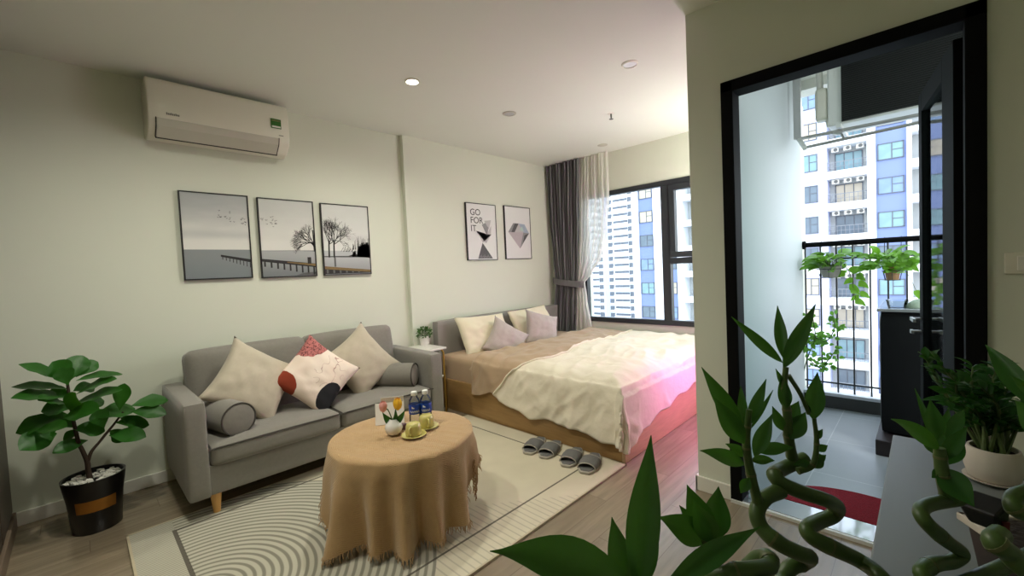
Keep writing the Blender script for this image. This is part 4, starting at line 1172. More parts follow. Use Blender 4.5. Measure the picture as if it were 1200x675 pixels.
bottle(500, 496, 'clear water bottle with blue label, right one of the two on the table')
def cup(px, py, label, ang):
    c = tz(px, py)
    t = thing('tea_cup', label, 'cup', c+Vector((0, 0, .008)), 'upturned cups on saucers')
    b = MB(); b.lathe([(.040, 0), (.041, .004), (.039, .045), (.032, .060), (.022, .064), (0, .064)], c+Vector((0, 0, .009)), 24); b.build('bowl', cup_m, t, smooth=True)
    d_ = Vector((math.cos(ang), math.sin(ang), 0)); h0 = c+Vector((0, 0, .009))
    b = MB(); b.tube([h0+d_*.036+Vector((0, 0, .048)), h0+d_*.056+Vector((0, 0, .046)), h0+d_*.062+Vector((0, 0, .028)), h0+d_*.052+Vector((0, 0, .012)), h0+d_*.039+Vector((0, 0, .012))], .005, 8, smooth=4); b.build('handle', cup_m, t, smooth=True)
    s_ = MB(); s_.lathe([(.03, 0), (.034, .001), (.062, .010), (.064, .012), (.061, .013), (.034, .006), (0, .006)], c, 28)
    tag(s_.build('saucer', cup_m, smooth=True), label.replace('cup upturned on its', '').replace('pale green', 'pale green saucer under the', 1) if False else ('pale green saucer under the front cup nearest the tulip vase' if 'front' in label else 'pale green saucer under the rear cup by the bottles'), 'saucer', 'saucers on the coffee table')
cup(485, 511, 'pale green cup upturned on its saucer, front one beside the tulip vase', R(215))
cup(500, 501, 'pale green cup upturned on its saucer, rear one in front of the bottles', R(250))

# ================================================================== SIDE TABLE
sx0, sx1, sy0, sy1, sz = 2.085, 2.375, 3.20, 3.545, .605
t = thing('side_table', 'small gold-framed side table with white top between the sofa and the bed', 'side table', (2.23, 3.37, 0))
b = MB(); b.box(sx0, sx1, sy0, sy1, sz-.018, sz); b.build('tabletop', marble_m, t, bevel=.003)
b = MB(); b.box(sx0+.03, sx1-.03, sy0+.02, sy1-.02, .33, .345); b.build('shelf', marble_m, t, bevel=.002)
for x in (sx0+.02, sx1-.025):
    for y in (sy0+.02, sy1-.02):
        b = MB(); b.tube([(x, y, 0), (x, y, sz-.05), (x-.02*(1 if x > 2.2 else -1), y, sz-.02)], .009, 8); b.build('leg', gold_m, t, smooth=True)
pc = onZ(498, 404, sz)
t = thing('potted_plant', 'tiny white pot with a bushy green plant on the side table', 'plant', pc)
b = MB(); b.lathe([(.042, 0), (.046, .01), (.05, .085), (.051, .09), (.045, .09), (.044, .08), (0, .078)], pc, 24); b.build('pot', ceram_m, t, smooth=True)
fo = MB(); rg = random.Random(21); tp = pc+Vector((0, 0, .11))
for i in range(190):
    dv = Vector((rg.gauss(0, 1), rg.gauss(0, 1), rg.gauss(.35, .8))).normalized(); q = tp+Vector((dv.x*.072, dv.y*.072, max(-.03, dv.z*.055)))*rg.uniform(.55, 1)
    leaf(fo, q, q+dv*.024, .016, (0, 0, .003), (rg.gauss(0, 1), rg.gauss(0, 1), 1.2), .1, 'lance', 4)
fo.build('foliage', mat('small_green_leaf', rgb(72, 112, 46), .5, var=.5, scale=30), t, smooth=True)
st = MB()
for i in range(9):
    a = i*.7; st.tube([pc+Vector((0, 0, .075)), tp+Vector((.05*math.cos(a), .05*math.sin(a), .01))], .0015, 4)
st.build('stems', stem_m, t)

# ================================================================== BED
bd = thing('double_bed', 'low wooden double bed with grey upholstered headboard by the window', 'bed', (3.34, 2.45, 0))
bx0, bx1, by0, by1, bz = 2.413, 4.28, 1.40, 3.44, .285
b = MB(); b.box(bx0, bx0+.025, by0+.025, by1, 0.002, bz); b.build('side_panel', oak_m, bd, bevel=.003)
b = MB(); b.box(bx1-.025, bx1, by0+.025, by1, 0.002, bz); b.build('side_panel', oak_m, bd, bevel=.003)
b = MB(); b.box(bx0, bx1, by0, by0+.025, 0.002, bz); b.build('foot_panel', mat('honey_oak_cross', rgb(196, 166, 130), .45, var=.22, scale=6, stretch=(1.2, 12, 12)), bd, bevel=.003)
b = MB(); b.box(bx0+.025, bx1-.025, by0+.025, by1, .2, .225); b.build('slat_base', oak_m, bd)
b = MB(); b.rbox((3.443, 3.484, .415), (.985, .05, .40), .018, 10, (0, .006, .004)); b.build('headboard', head_m, bd, smooth=True)
b = MB(); b.rbox((3.35, 2.44, .365), (.905, .995, .14), .055, 14, (.004, .004, .008))
tag(b.build('mattress', brown_m, smooth=True), 'thick mattress under a tan fitted sheet on the wooden bed', 'mattress')

XE, YE, DT = 2.428, 1.44, .548        # duvet edges and top
def flare(d): return .022*(1-math.exp(-d/.05))+.07*d
def duvet_pt(a, y, lift=0, hs=.43, hf=.44):
    """a: distance inwards from the left top edge (negative hangs down); y below YE hangs at the foot"""
    da = max(0, -a); db = max(0, YE-y); c1 = 1 if da > 0 else 0; s1 = 1 if db > 0 else 0
    dd = da+db; k = 1
    if da > 0 and db > 0:
        q = max(da/hs, db/hf); ph = math.atan2(db/hf, da/hs); c1, s1 = math.cos(ph), math.sin(ph)
        dd = q*(hs*c1*c1+hf*s1*s1)*(1+.06*math.sin(2*ph)); k = 1+.9*math.sin(2*ph)*min(1, dd/.3)
    X = XE+a if a > 0 else XE-flare(dd)*c1*k
    Y = y if y > YE else YE-flare(dd)*s1*k
    ia = max(0, a); ib = max(0, y-YE)
    ra = math.exp(-ia/.06); rb_ = math.exp(-ib/.06); fd = math.exp(-dd/.05)
    z = DT-dd-.06*max(ra, rb_)*fd+.0
    n1 = noise.noise(Vector((a*1.8, y*2.2, 1)))*.020
    n2 = abs(noise.noise(Vector((a*2.6+y*1.8, y*6-a*2.4, 5))))
    n4 = abs(noise.noise(Vector((a*7+y*2, y*5-a*5, 15))))
    n3 = noise.noise(Vector((a*9, y*11, 9)))
    w = n1+(.35-n2)*.040+(.35-n4)*.012+n3*.004
    h = min(1, dd/.2)
    fa = (math.sin(y*15+2*noise.noise(Vector((y*3, 0, 3))))*.010+noise.noise(Vector((y*5, a*3, 7)))*.020+(.3-abs(noise.noise(Vector((y*9+a*5, a*6, 2)))))*.02)*h
    fb = (math.sin(X*13+2*noise.noise(Vector((X*3, 1, 3))))*.010+noise.noise(Vector((X*5, y*3, 8)))*.020+(.3-abs(noise.noise(Vector((X*9+y*5, y*6, 2)))))*.02)*h
    if dd > 0:
        X -= (fa+w*.6+lift)*c1; Y -= (fb+w*.6+lift)*s1; z += (w*.7+lift*.5)*(1-h)
        if dd > .1:
            e = .003+.006*max(0, w*20)
            if c1 > .2: X = min(X, 2.405-e)
            if s1 > .2: Y = min(Y, 1.392-e)
    else: z += w+lift
    return Vector((min(X, 4.33), Y, max(z, .03)))
def seamY(a):
    if a < 0: return 2.34-a*.85
    return 2.34-.11*sstep(0, .22, a)+.12*sstep(.3, 1.0, a)
def hang_side(y):
    pts = [(1.2, .40), (1.37, .43), (1.6, .40), (2.04, .40), (2.39, .36), (2.64, .30), (2.95, .34), (3.3, .34)]
    for (y0, h0), (y1, h1) in zip(pts, pts[1:]):
        if y <= y1: return h0+(h1-h0)*max(0, min(1, (y-y0)/(y1-y0)))
    return .34
def hang_foot(x):
    pts = [(2.38, .44), (2.74, .37), (3.17, .31), (3.6, .27), (4.4, .26)]
    for (y0, h0), (y1, h1) in zip(pts, pts[1:]):
        if x <= y1: return h0+(h1-h0)*max(0, min(1, (x-y0)/(y1-y0)))
    return .26
dv_ = thing('duvet', 'rumpled cream duvet with turned-back tan lining spread over the bed', 'duvet', (3.3, 2.1, .5))
AMAX = 1.86
def amap(u, y):
    hs = hang_side(y)+.012*math.sin(y*21)+.01*math.sin(y*9)
    return -hs+(AMAX+hs)*u
def cover(u, v):
    a = amap(u, 2.0)
    for _ in range(3):
        hf = hang_foot(XE+max(0, a))+.012*math.sin((XE+max(a, 0))*19)
        yb = YE-hf; y = yb+(seamY(a)-yb)*v; a = amap(u, max(y, 1.37) if a > 0 else max(y, YE-.02))
    return duvet_pt(a, y, 0, -amap(0, max(y, YE-.02)), hf)
b = MB(); b.grid(cover, 150, 120); cv = b.build('cover', cream_m, dv_, smooth=True, auto=80)
def band(u, v):
    a = amap(u, 2.6); y = seamY(a)+(2.93+.03*math.sin(a*5)-seamY(a))*v; a = amap(u, y); y = seamY(a)+(2.93+.03*math.sin(a*5)-seamY(a))*v
    e = math.sin(PI*min(1, max(0, v)))**.3
    lift = .012*e-.03*sstep(.9, 1, v)-.008
    return duvet_pt(a, y, lift)
b = MB(); b.grid(band, 100, 40); b.build('turned_back_lining', brown_m, dv_, smooth=True, auto=80)
pts = []
for i in range(101): 
    u = i/100; a = amap(u, 2.4); a = amap(u, seamY(a)); pts.append(duvet_pt(a, seamY(a), .006))
b = MB(); b.tube(pts, .009, 8); b.build('piping', cream_m, dv_, smooth=True)
for mdn in (cv,):
    md = mdn.modifiers.new('thick', 'SOLIDIFY'); md.thickness = .012; md.offset = -1

# bed pillows
hb = 3.40
pillow('bed_pillow', 'cream pillow leaning on the headboard at the left side of the bed', 'pillow', pill_m, Vector((2.90, 3.23, .652)), .66, .42, .15, (2, 28, 0), 11, wr=.012, pinch=.06)
pillow('bed_pillow', 'cream pillow leaning on the headboard beside the curtain', 'pillow', pill_m, Vector((3.66, 3.25, .655)), .66, .42, .15, (-2, 26, 0), 12, wr=.012, pinch=.06)
pillow('scatter_cushion', 'lilac-grey cushion standing on its corner in front of the left cream pillow', 'cushion', greycush_m, onY(593, 400, 3.04), .42, .40, .15, (36, 24, -16), 13, wr=.007, pinch=.13)
pillow('scatter_cushion', 'lilac-grey cushion resting against the right cream pillow near the curtain', 'cushion', greycush_m, onY(635, 386, 3.03), .42, .40, .15, (18, 24, -14), 14, wr=.007, pinch=.13)

# slippers ----------------------------------------------------------------
def slipper(toe, heel, label, group):
    toe = Vector((toe.x, toe.y, .012)); heel = Vector((heel.x, heel.y, .012))
    d_ = heel-toe; L = .292; d_ = d_.normalized(); n_ = Vector((-d_.y, d_.x, 0))
    t = thing('slipper', label, 'slipper', toe+d_*L/2, group)
    def out(s):  # half width along length
        return .062*(math.sin(PI*min(1, max(0, s*.94+.03)))**.38)*(1+.10*math.cos(s*PI*1.1))
    N = 26
    poly = [toe+d_*L*k/N+n_*out(k/N) for k in range(N+1)]+[toe+d_*L*k/N-n_*out(k/N) for k in range(N, -1, -1)]
    b = MB(); b.prism(poly, (0, 0, .016)); b.build('sole', slipsole_m, t, bevel=.004)
    poly2 = [toe+d_*(L*(.04+.92*k/N))+n_*out(k/N)*.86+Vector((0, 0, .0165)) for k in range(N+1)]+[toe+d_*(L*(.04+.92*k/N))-n_*out(k/N)*.86+Vector((0, 0, .0165)) for k in range(N, -1, -1)]
    b = MB(); b.prism(poly2, (0, 0, .004)); b.build('insole', slip_m, t)
    def st(off, a0, a1, h):
        def f(u, v):
            s = a0+(a1-a0)*v; ang = PI*u; w_ = out(s)*1.04+off
            return toe+d_*L*s+n_*w_*math.cos(ang)+Vector((0, 0, .012+(h+off+.008*math.sin(PI*v))*math.sin(ang)**.8))
        return f
    b = MB(); b.grid(st(0, .16, .60, .037), 18, 10); b.grid(st(-.005, .16, .60, .036), 18, 10); b.build('strap', slip_m, t, smooth=True)
    b = MB(); f_ = st(.0015, .155, .6, .037)
    b.tube([f_(k/18, 0) for k in range(19)], .0032, 6); b.build('strap_edge', slipsole_m, t, smooth=True)
    b = MB(); b.tube([f_(k/18, 1) for k in range(19)], .0028, 6); b.build('strap_edge', slipsole_m, t, smooth=True)
    return t
for toes, lab in ((((618, 533), (637, 538)), 'pair further along the bed'), (((663, 548), (685, 556)), 'pair nearest the bed corner')):
    for k, p in enumerate(toes):
        q = onZ(p[0], p[1], .012)
        d_ = Vector((.86, .30, 0)) if True else 0
        w_ = 'grey open-toe slipper, %s of the %s' % ('far one' if k == 0 else 'near one', lab)
        slipper(q, q+d_, w_, 'slippers beside the bed')

# ================================================================== CURTAINS
def lerp_tab(tab, z):
    if z >= tab[0][0]: return tab[0][1:]
    for a, b_ in zip(tab, tab[1:]):
        if z >= b_[0]:
            t_ = (z-b_[0])/(a[0]-b_[0]); t_ = t_*t_*(3-2*t_)
            return [b_[i]*(1-t_)+a[i]*t_ for i in range(1, len(a))]
    return tab[-1][1:]
def drape(tab, npl, x, amp, seed, z0, z1, pow_=1):
    b = MB()
    def f(u, v):
        z = z0+(z1-z0)*v; yl, yr, am = lerp_tab(tab, z)
        ph = u*npl*2*PI+.7*math.sin(u*9+seed)
        y = yl+(yr-yl)*u+.006*math.sin(ph*.5+z*2)
        return (x+am*amp*math.sin(ph)+.008*math.sin(u*23+z*3+seed), y, z)
    b.grid(f, npl*10, 60); return b
cur = thing('curtain', 'taupe blackout curtain gathered in a tieback at the corner by the window', 'curtain', (4.36, 3.25, 0))
tabg = [(2.6, 3.535, 3.01, 1.0), (1.9, 3.52, 3.05, .95), (1.4, 3.49, 3.09, .75), (1.1, 3.46, 3.12, .5), (.8, 3.50, 3.14, .6), (.4, 3.52, 3.16, .8), (.03, 3.53, 3.17, .9)]
drape(tabg, 11, 4.365, .036, 1, .03, H-.004).build('drape', curtain_m, cur, smooth=True, auto=80)
b = MB()
def tie(u, v):
    th = 2*PI*u; yc, hw = 3.25, .235
    return (4.365+.068*math.sin(th)-.012*math.cos(th), yc+hw*math.cos(th), 1.10+.03*math.cos(th)+(v-.5)*.075)
b.grid(tie, 40, 3, closeu=True); b.build('tieback', curtain_m, cur, smooth=True)
she = thing('sheer_curtain', 'white sheer curtain bulging beside the taupe curtain over the window edge', 'curtain', (4.40, 2.9, 0))
tabs = [(2.6, 3.02, 2.635, .9), (2.1, 3.04, 2.64, 1), (1.7, 3.06, 2.68, 1), (1.4, 3.09, 2.76, .9), (1.2, 3.11, 2.90, .7), (1.1, 3.13, 3.005, .5), (.9, 3.15, 2.985, .6), (.5, 3.20, 2.93, .9), (.03, 3.24, 2.88, 1)]
drape(tabs, 8, 4.375, .026, 4, .03, H-.004).build('drape', sheer_m, she, smooth=True, auto=80)

# ================================================================== FIG PLANT
pc = Vector((.012, 3.24, 0))
fp = thing('fiddle_leaf_fig', 'potted fiddle-leaf fig with broad dark leaves on the floor left of the sofa', 'plant', pc)
b = MB(); b.lathe([(.095, 0), (.1, .004), (.112, .16), (.128, .265), (.13, .285), (.122, .285), (.118, .262), (0, .258)], pc, 36); b.build('pot', blackpot_m, fp, smooth=True)
b = MB(); ca = math.atan2(-pc.y, -pc.x)
def bandf(u, v):
    a = ca-.75+1.5*u; z = .12+.062*v; rr = .1+.012*(z/.16)+.0022
    return (pc.x+rr*math.cos(a), pc.y+rr*math.sin(a), z)
b.grid(bandf, 24, 3); b.build('pot_band', goldband_m, fp, smooth=True)
b = MB(); rg = random.Random(2)
for i in range(150):
    a = rg.uniform(0, 2*PI); rr = .112*math.sqrt(rg.random()); s_ = rg.uniform(.007, .013)
    b.rbox((pc.x+rr*math.cos(a), pc.y+rr*math.sin(a), .262+rg.uniform(0, .008)), (s_, s_*.8, s_*.6), s_*.55, 1)
b.build('pebbles', pebble_m, fp, smooth=True)
def F(x, y, Y=3.24): return onY(x/2.7, 390+y/2.7, Y)
st = MB()
st.tube([F(289, 482), F(280, 440), F(276, 408), F(262, 375), F(248, 345), F(235, 290), F(222, 220), F(212, 150)], [.013, .012, .011, .0095, .009, .008, .007, .006], 10, smooth=4)
st.tube([F(277, 410), F(290, 375), F(315, 345), F(335, 320), F(360, 290), F(390, 250)], [.009, .008, .007, .007, .006, .005], 10, smooth=4)
st.build('trunk', bark_m, fp, smooth=True)
fo = MB(); vn = MB()
FL_ = [((215,150),(165,92),62,-.02,.25,'t'),((222,150),(262,72),60,.05,.1,'t'),((240,140),(310,92),46,.06,.05,'t'),((215,155),(58,100),34,.0,.5,'e'),((240,152),(388,131),34,.05,.5,'e'),
       ((215,178),(36,172),30,.05,.5,'e'),((222,205),(34,208),48,-.03,.35,'e'),((240,195),(370,146),40,-.05,.4,'e'),((225,232),(388,180),44,-.08,.3,'e'),
       ((200,270),(314,242),64,-.16,.1,'f'),((378,245),(394,160),46,.0,.1,'f'),((415,232),(532,214),48,.0,.1,'e2'),((415,250),(527,258),50,-.08,.1,'f'),
       ((295,272),(428,240),58,.04,.1,'e2'),((112,312),(212,298),46,-.18,.1,'f'),((190,268),(50,318),58,.04,.15,'e2'),((180,318),(62,372),74,-.06,.1,'f'),
       ((278,340),(166,382),44,-.04,.1,'f'),((345,325),(462,330),56,-.08,.1,'f'),((365,285),(472,292),50,.05,.1,'f'),((230,305),(332,312),54,.03,.1,'f'),((235,300),(130,270),50,.1,.2,'e2'),((230,255),(240,190),50,-.1,.1,'f'),
       ((225,240),(130,250),54,.02,.1,'e2'),((205,225),(120,215),44,-.06,.1,'e2'),((250,240),(330,215),50,.05,.1,'f'),((215,200),(150,190),46,.06,.1,'f'),((232,185),(300,175),46,.08,.1,'f'),
       ((250,320),(200,345),44,.06,.1,'f'),((330,300),(300,245),50,-.02,.1,'f'),((380,270),(440,300),46,.06,.1,'f'),((215,165),(190,110),50,-.04,.1,'f'),((345,310),(390,345),44,.04,.1,'f'),((190,290),(110,345),58,.03,.1,'f')]
rg = random.Random(4)
for (bx_, by_), (tx_, ty_), w_, dy, fd, k in FL_:
    p0 = F(bx_, by_, 3.24+rg.uniform(-.02, .02)); p1 = F(tx_, ty_, 3.24+dy)
    view = (CAM-(p0+p1)/2).normalized()
    up = Vector((0, 0, 1))
    nr = {'t': view+up*.3, 'e': up*1.0+view*.35, 'e2': up*.8+view*.6, 'f': view*.8+up*.5}[k]
    wd_ = w_/2.7/FPX*2.3*(1.6 if k == 'e' else 1.25 if k == 'e2' else 1.0)
    leaf(fo, p0, p1, wd_, up*.008, nr, .10, 'fig', 12, wave=.06)
    st2 = F(232, 250)
fo.build('foliage', fig_m, fp, smooth=True)

# ================================================================== DESK + FOREGROUND PLANTS
DKZ = .75
dk = thing('grey_desk', 'grey laminate desk top in the right foreground carrying the potted plants', 'desk', (1.0, -.35, 0))
b = MB(); b.box(.20, 1.645, -.78, .073, DKZ-.03, DKZ); b.build('desktop', desk_m, dk, bevel=.003)
b = MB(); b.box(1.60, 1.62, -.72, .03, 0, DKZ-.03); b.build('side_panel', deskdark_m, dk)
b = MB(); b.box(.24, .26, -.72, .03, 0, DKZ-.03); b.build('side_panel', deskdark_m, dk)
b = MB(); b.box(.26, 1.60, -.72, -.70, .3, DKZ-.03); b.build('back_panel', deskdark_m, dk)

def bamboo(mbs, pts, r0, r1, sm=8, nodes=6):
    P, _ = catmull([Vector(p) for p in pts], [0]*len(pts), sm)
    n = len(P); rad = []
    for i in range(n):
        t_ = i/(n-1); rr = r0+(r1-r0)*t_
        ph = (i % nodes)/nodes
        rad.append(rr*(1+.10*math.exp(-((ph if ph < .5 else 1-ph)/.10)**2)))
    mbs.tube(P, rad, 12)
    for i in range(nodes, n-2, nodes):
        d_ = (P[i+1]-P[i-1]).normalized(); mbs.tube([P[i]-d_*.0016, P[i]+d_*.0016], rad[i]*1.03, 12, 1)
def leaves(mb, lst, d, fold=.18, ws=1):
    for e in lst:
        (bx_, by_), (tx_, ty_), w_ = e[:3]
        db = e[3] if len(e) > 3 else 0; dt = e[4] if len(e) > 4 else 0; bd_ = e[5] if len(e) > 5 else .06
        p0 = at(bx_, by_, d+db); p1 = at(tx_, ty_, d+dt)
        L = (p1-p0).length
        sgn = Vector((0, 0, 1))*L*bd_
        leaf(mb, p0, p1, w_*.86*ws*d/FPX, sgn, None if len(e) < 7 else e[6], fold, e[7] if len(e) > 7 else 'lance', 14)

def vase(name, c, h, r, m, label, cat='vase'):
    pass
# two bamboo stalks and the front clump share one glass-like grey pot just below the picture's lower edge
vc = Vector((.56, .005, DKZ))
lb1 = thing('bamboo_pot', 'dark ceramic pot of lucky bamboo at the desk edge, stalks leaning over the floor', 'plant', vc)
b = MB(); b.lathe([(.05, 0), (.054, .004), (.06, .05), (.062, .062), (.055, .062), (.05, .05), (0, .048)], vc, 28); b.build('pot', blackpot_m, lb1, smooth=True)
top = vc+Vector((0, 0, .05))
S = MB(); N_ = MB(); Lf_ = MB()
# stalk A (left spiral)
dA = .66
A = [top+Vector((.02, .01, 0)), at(925, 712, .60), at(917, 680, dA), at(926, 665, dA+.01), at(942, 658, dA+.02), at(949, 653, dA), at(938, 649, dA-.02), at(914, 637, dA-.025), at(893, 619, dA-.01), at(887, 600, dA), at(896, 584, dA+.01), at(914, 575, dA+.03)]
bamboo(S, A, .0118, .0112, 6, 22)
dB = .70
B = [top+Vector((.03, -.02, 0)), at(1048, 702, .62), at(1030, 674, .66), at(1007, 657, dB-.01), at(982, 645, dB-.015), at(952, 630, dB-.01), at(946, 619, dB), at(960, 611, dB+.02), at(976, 604, dB+.03), at(980, 593, dB+.02), at(965, 585, dB-.01), at(943, 578, dB-.015), at(917, 567, dB-.01), at(908, 556, dB), at(918, 549, dB+.02), at(944, 537, dB+.03)]
bamboo(S, B, .0122, .0110, 6, 26)
dC = .56
bamboo(S, [top+Vector((-.02, .02, 0)), at(838, 705, .54), at(832, 660, dC), at(829, 630, dC)], .011, .009, 6, 10)
bamboo(S, [top+Vector((-.0, .03, 0)), at(838, 690, .55), at(855, 672, dC-.02), at(880, 668, dC-.02), at(901, 664, dC), at(900, 653, dC+.015), at(888, 654, dC+.03), at(878, 664, dC+.035)], .0105, .0105, 6, 14)
# new shoots: short stems carrying leaf tufts
bamboo(S, [at(888, 588, dA), at(880, 556, dA), at(875, 525, dA), at(876, 500, dA), at(878, 480, dA)], .0075, .004, 4, 4)
bamboo(S, [at(928, 535, dB+.02), at(924, 510, dB), at(922, 480, dB), at(919, 455, dB), at(921, 430, dB)], .0085, .004, 4, 4)
bamboo(S, [at(935, 552, dB), at(952, 545, dB), at(957, 520, dB), at(954, 490, dB)], .0055, .003, 4, 4)
bamboo(S, [at(924, 440, dB), at(938, 462, dB), at(948, 485, dB)], .0035, .003, 4, 8)
# front clump stem
bamboo(S, [top+Vector((-.03, .01, 0)), at(770, 740, .47), at(748, 690, .48)], .011, .009, 6, 7)
leaves(Lf_, [
  # front clump
  ((747, 692), (763, 510), 44, 0, .02, .0), ((735, 690), (717, 606), 34, .01, .03, .0), ((752, 690), (574, 646), 60, 0, -.03, .05, (-.75, -.35, .8), 'blade'), ((768, 698), (892, 617), 30, 0, .02, .03, None, 'blade'), ((752, 690), (770, 600), 26, .03, .05, 0),
], .50)
leaves(Lf_, [
  # left tuft
  ((832, 632), (805, 568), 34, 0, .01, .0), ((838, 632), (842, 570), 36, .02, .03, .0), ((828, 636), (772, 606), 36, 0, 0, .05), ((826, 630), (796, 592), 20, .02, .03, 0), ((836, 636), (812, 585), 30, -.01, -.02, 0)], .56)
leaves(Lf_, [
  # shoot A
  ((870, 505), (822, 430), 30, 0, .0, .0), ((872, 520), (836, 465), 34, -.01, -.02, .0), ((872, 500), (868, 452), 16, 0, .02, .0), ((876, 500), (898, 444), 20, 0, .02, .0), ((880, 502), (906, 457), 8, 0, .03, .0),
  ((884, 535), (905, 485), 26, 0, 0, .0), ((872, 545), (820, 528), 26, 0, -.03, .04), ((880, 540), (908, 540), 16, 0, 0, .05), ((874, 535), (850, 520), 18, .01, 0, .05), ((888, 530), (930, 525), 22, .01, .0, .06), ((878, 560), (868, 578), 18, -.01, 0, 0)], dA, ws=.74)
leaves(Lf_, [
  # shoot B
  ((917, 425), (857, 371), 16, 0, .0, .0), ((918, 420), (911, 358), 18, 0, .03, .0), ((918, 432), (956, 356), 24, 0, -.02, .0), ((921, 480), (915, 440), 16, 0, 0, 0),
  ((922, 478), (921, 446), 15, -.01, -.01, 0), ((918, 505), (905, 476), 16, 0, 0, 0), ((922, 500), (936, 470), 22, 0, .02, 0), ((926, 515), (944, 483), 26, -.01, 0, 0), ((920, 455), (909, 432), 8, 0, 0, 0),
  # shoot C leaf
  ((953, 492), (958, 436), 27, 0, 0, 0), ((955, 515), (964, 503), 10, 0, 0, .0), ((954, 535), (968, 533), 14, 0, 0, -.2), ((957, 528), (970, 522), 12, .01, .01, 0), ((950, 545), (930, 545), 12, 0, 0, .1), ((952, 548), (966, 536), 16, 0, 0, 0), ((950, 485), (942, 470), 8, 0, 0, 0)], dB, ws=.84)
S.build('stalks', [bamstem_m, bamnode_m], lb1, smooth=True); Lf_.build('foliage', bamleaf_m, lb1, smooth=True)

# right-hand bamboo in a dark planter with white rim
r0 = onZ(1120, 601, .862); r1 = onZ(1163, 630, .862)
e1 = Vector((r1.x-r0.x, r1.y-r0.y, 0)).normalized(); 
if e1.x > 0: e1 = e1
sd = .13
e2 = Vector((-e1.y, e1.x, 0))
if e2.y > 0: e2 = -e2
pcn = Vector((r0.x, r0.y, 0))+e1*sd*.5+e2*sd*.5
rp = thing('square_planter', 'dark planter with white rim holding coiled bamboo and a black nursery pot, right foreground', 'planter', (pcn.x, pcn.y, DKZ))
b = MB()
def frus(z0, z1, h0, h1, mi=0):
    P = []
    for z, h_ in ((z0, h0), (z1, h1)):
        for i, j in ((-1,-1),(1,-1),(1,1),(-1,1)): P.append(Vector((pcn.x, pcn.y, z))+e1*h_*i+e2*h_*j)
    b.add(P, [(0,3,2,1),(4,5,6,7),(0,1,5,4),(1,2,6,5),(2,3,7,6),(3,0,4,7)], mi)
frus(DKZ, .856, .045, .058); b.build('body', mat('dark_brown_planter', rgb(40, 30, 28), .5, var=.15), rp, bevel=.006, smooth=True)
b = MB()
for i, j in ((1, 0), (-1, 0), (0, 1), (0, -1)):
    cc_ = Vector((pcn.x, pcn.y, .859))+e1*.060*i+e2*.060*j
    b.obox(cc_, (e1*.005 if i else e1*.065), (e2*.065 if i else e2*.005), Vector((0, 0, .006)))
b.build('rim', potwhite_m, rp, bevel=.002)
b = MB(); frus(.857, .862, .052, .052); b.build('soil', soil_m, rp)
S = MB(); N_ = MB(); Lf_ = MB(); dR = 1.0
rb = Vector((pcn.x, pcn.y, .86))
dR = (rb-CAM).dot(CF)
bamboo(S, [rb+e2*.01, at(1112, 690, dR-.09), at(1090, 682, dR-.11), at(1080, 671, dR-.11), at(1094, 661, dR-.09), at(1116, 658, dR-.06), at(1127, 648, dR-.05), at(1108, 633, dR-.08), at(1086, 613, dR-.10), at(1079, 599, dR-.09), at(1090, 591, dR-.07), at(1122, 585, dR-.04)], .0086, .0080, 6, 22)
bamboo(S, [rb+e2*.04, at(1215, 668, dR-.2), at(1180, 646, dR-.22), at(1165, 634, dR-.22), at(1172, 626, dR-.21)], .0092, .0085, 6, 16)
bamboo(S, [rb+e1*.02+e2*.05, at(1230, 610, dR-.08), at(1200, 602, dR-.1), at(1187, 592, dR-.1), at(1192, 580, dR-.09), at(1215, 574, dR-.08)], .0092, .0085, 6, 16)
bamboo(S, [at(1112, 583, dR-.05), at(1106, 560, dR-.06), at(1103, 545, dR-.06), at(1101, 525, dR-.06)], .0095, .006, 4, 5)
leaves(Lf_, [((1099, 515), (1090, 468), 20, 0, 0, .0), ((1100, 528), (1044, 491), 18, 0, -.05, .05), ((1104, 540), (1133, 500), 18, 0, .0, .0), ((1102, 548), (1142, 594), 32, 0, -.03, .0), ((1102, 530), (1072, 455), 9, .02, .05, 0), ((1102, 535), (1090, 500), 26, .02, .03, 0), ((1106, 545), (1128, 512), 24, .02, .04, 0), ((1104, 552), (1092, 560), 12, 0, 0, 0), ((1110, 520), (1130, 480), 16, .02, .05, .05), ((1102, 525), (1112, 478), 14, .03, .06, .0)], dR-.06)
leaves(Lf_, [((1215, 480), (1155, 404), 26, 0, .05, .04), ((1230, 500), (1190, 470), 40, -.02, -.04, .0), ((1215, 465), (1185, 440), 12, 0, 0, 0)], dR-.15)
bamboo(S, [rb+e1*.01+e2*.055, at(1225, 560, dR-.12), at(1222, 510, dR-.14), at(1216, 478, dR-.15)], .010, .006, 5, 6)
S.build('stalks', [bamstem_m, bamnode_m], rp, smooth=True); Lf_.build('foliage', bamleaf_m, rp, smooth=True)
# black nursery pot lying tilted in it
cc_ = at(1156, 601, dR-.02)
b = MB(); ax = (CR*.8+CU*.35+CF*.3).normalized(); az = (CU-ax*CU.dot(ax)).normalized(); ay = ax.cross(az)
P = []
for z, h_ in ((-.014, .015), (.017, .020)):
    for i, j in ((-1,-1),(1,-1),(1,1),(-1,1)): P.append(cc_+az*z+ax*h_*i+ay*h_*j)
b.add(P, [(0,3,2,1),(4,5,6,7),(0,1,5,4),(1,2,6,5),(2,3,7,6),(3,0,4,7)])
b.build('nursery_pot', mat('black_plastic', rgb(10, 10, 12), .45), rp, bevel=.004)
b = MB(); cc_ = at(1178, 622, dR-.04); b.obox(cc_, CR*.004, CF*.002, CU*.012); b.build('tag', redbit_m, rp)

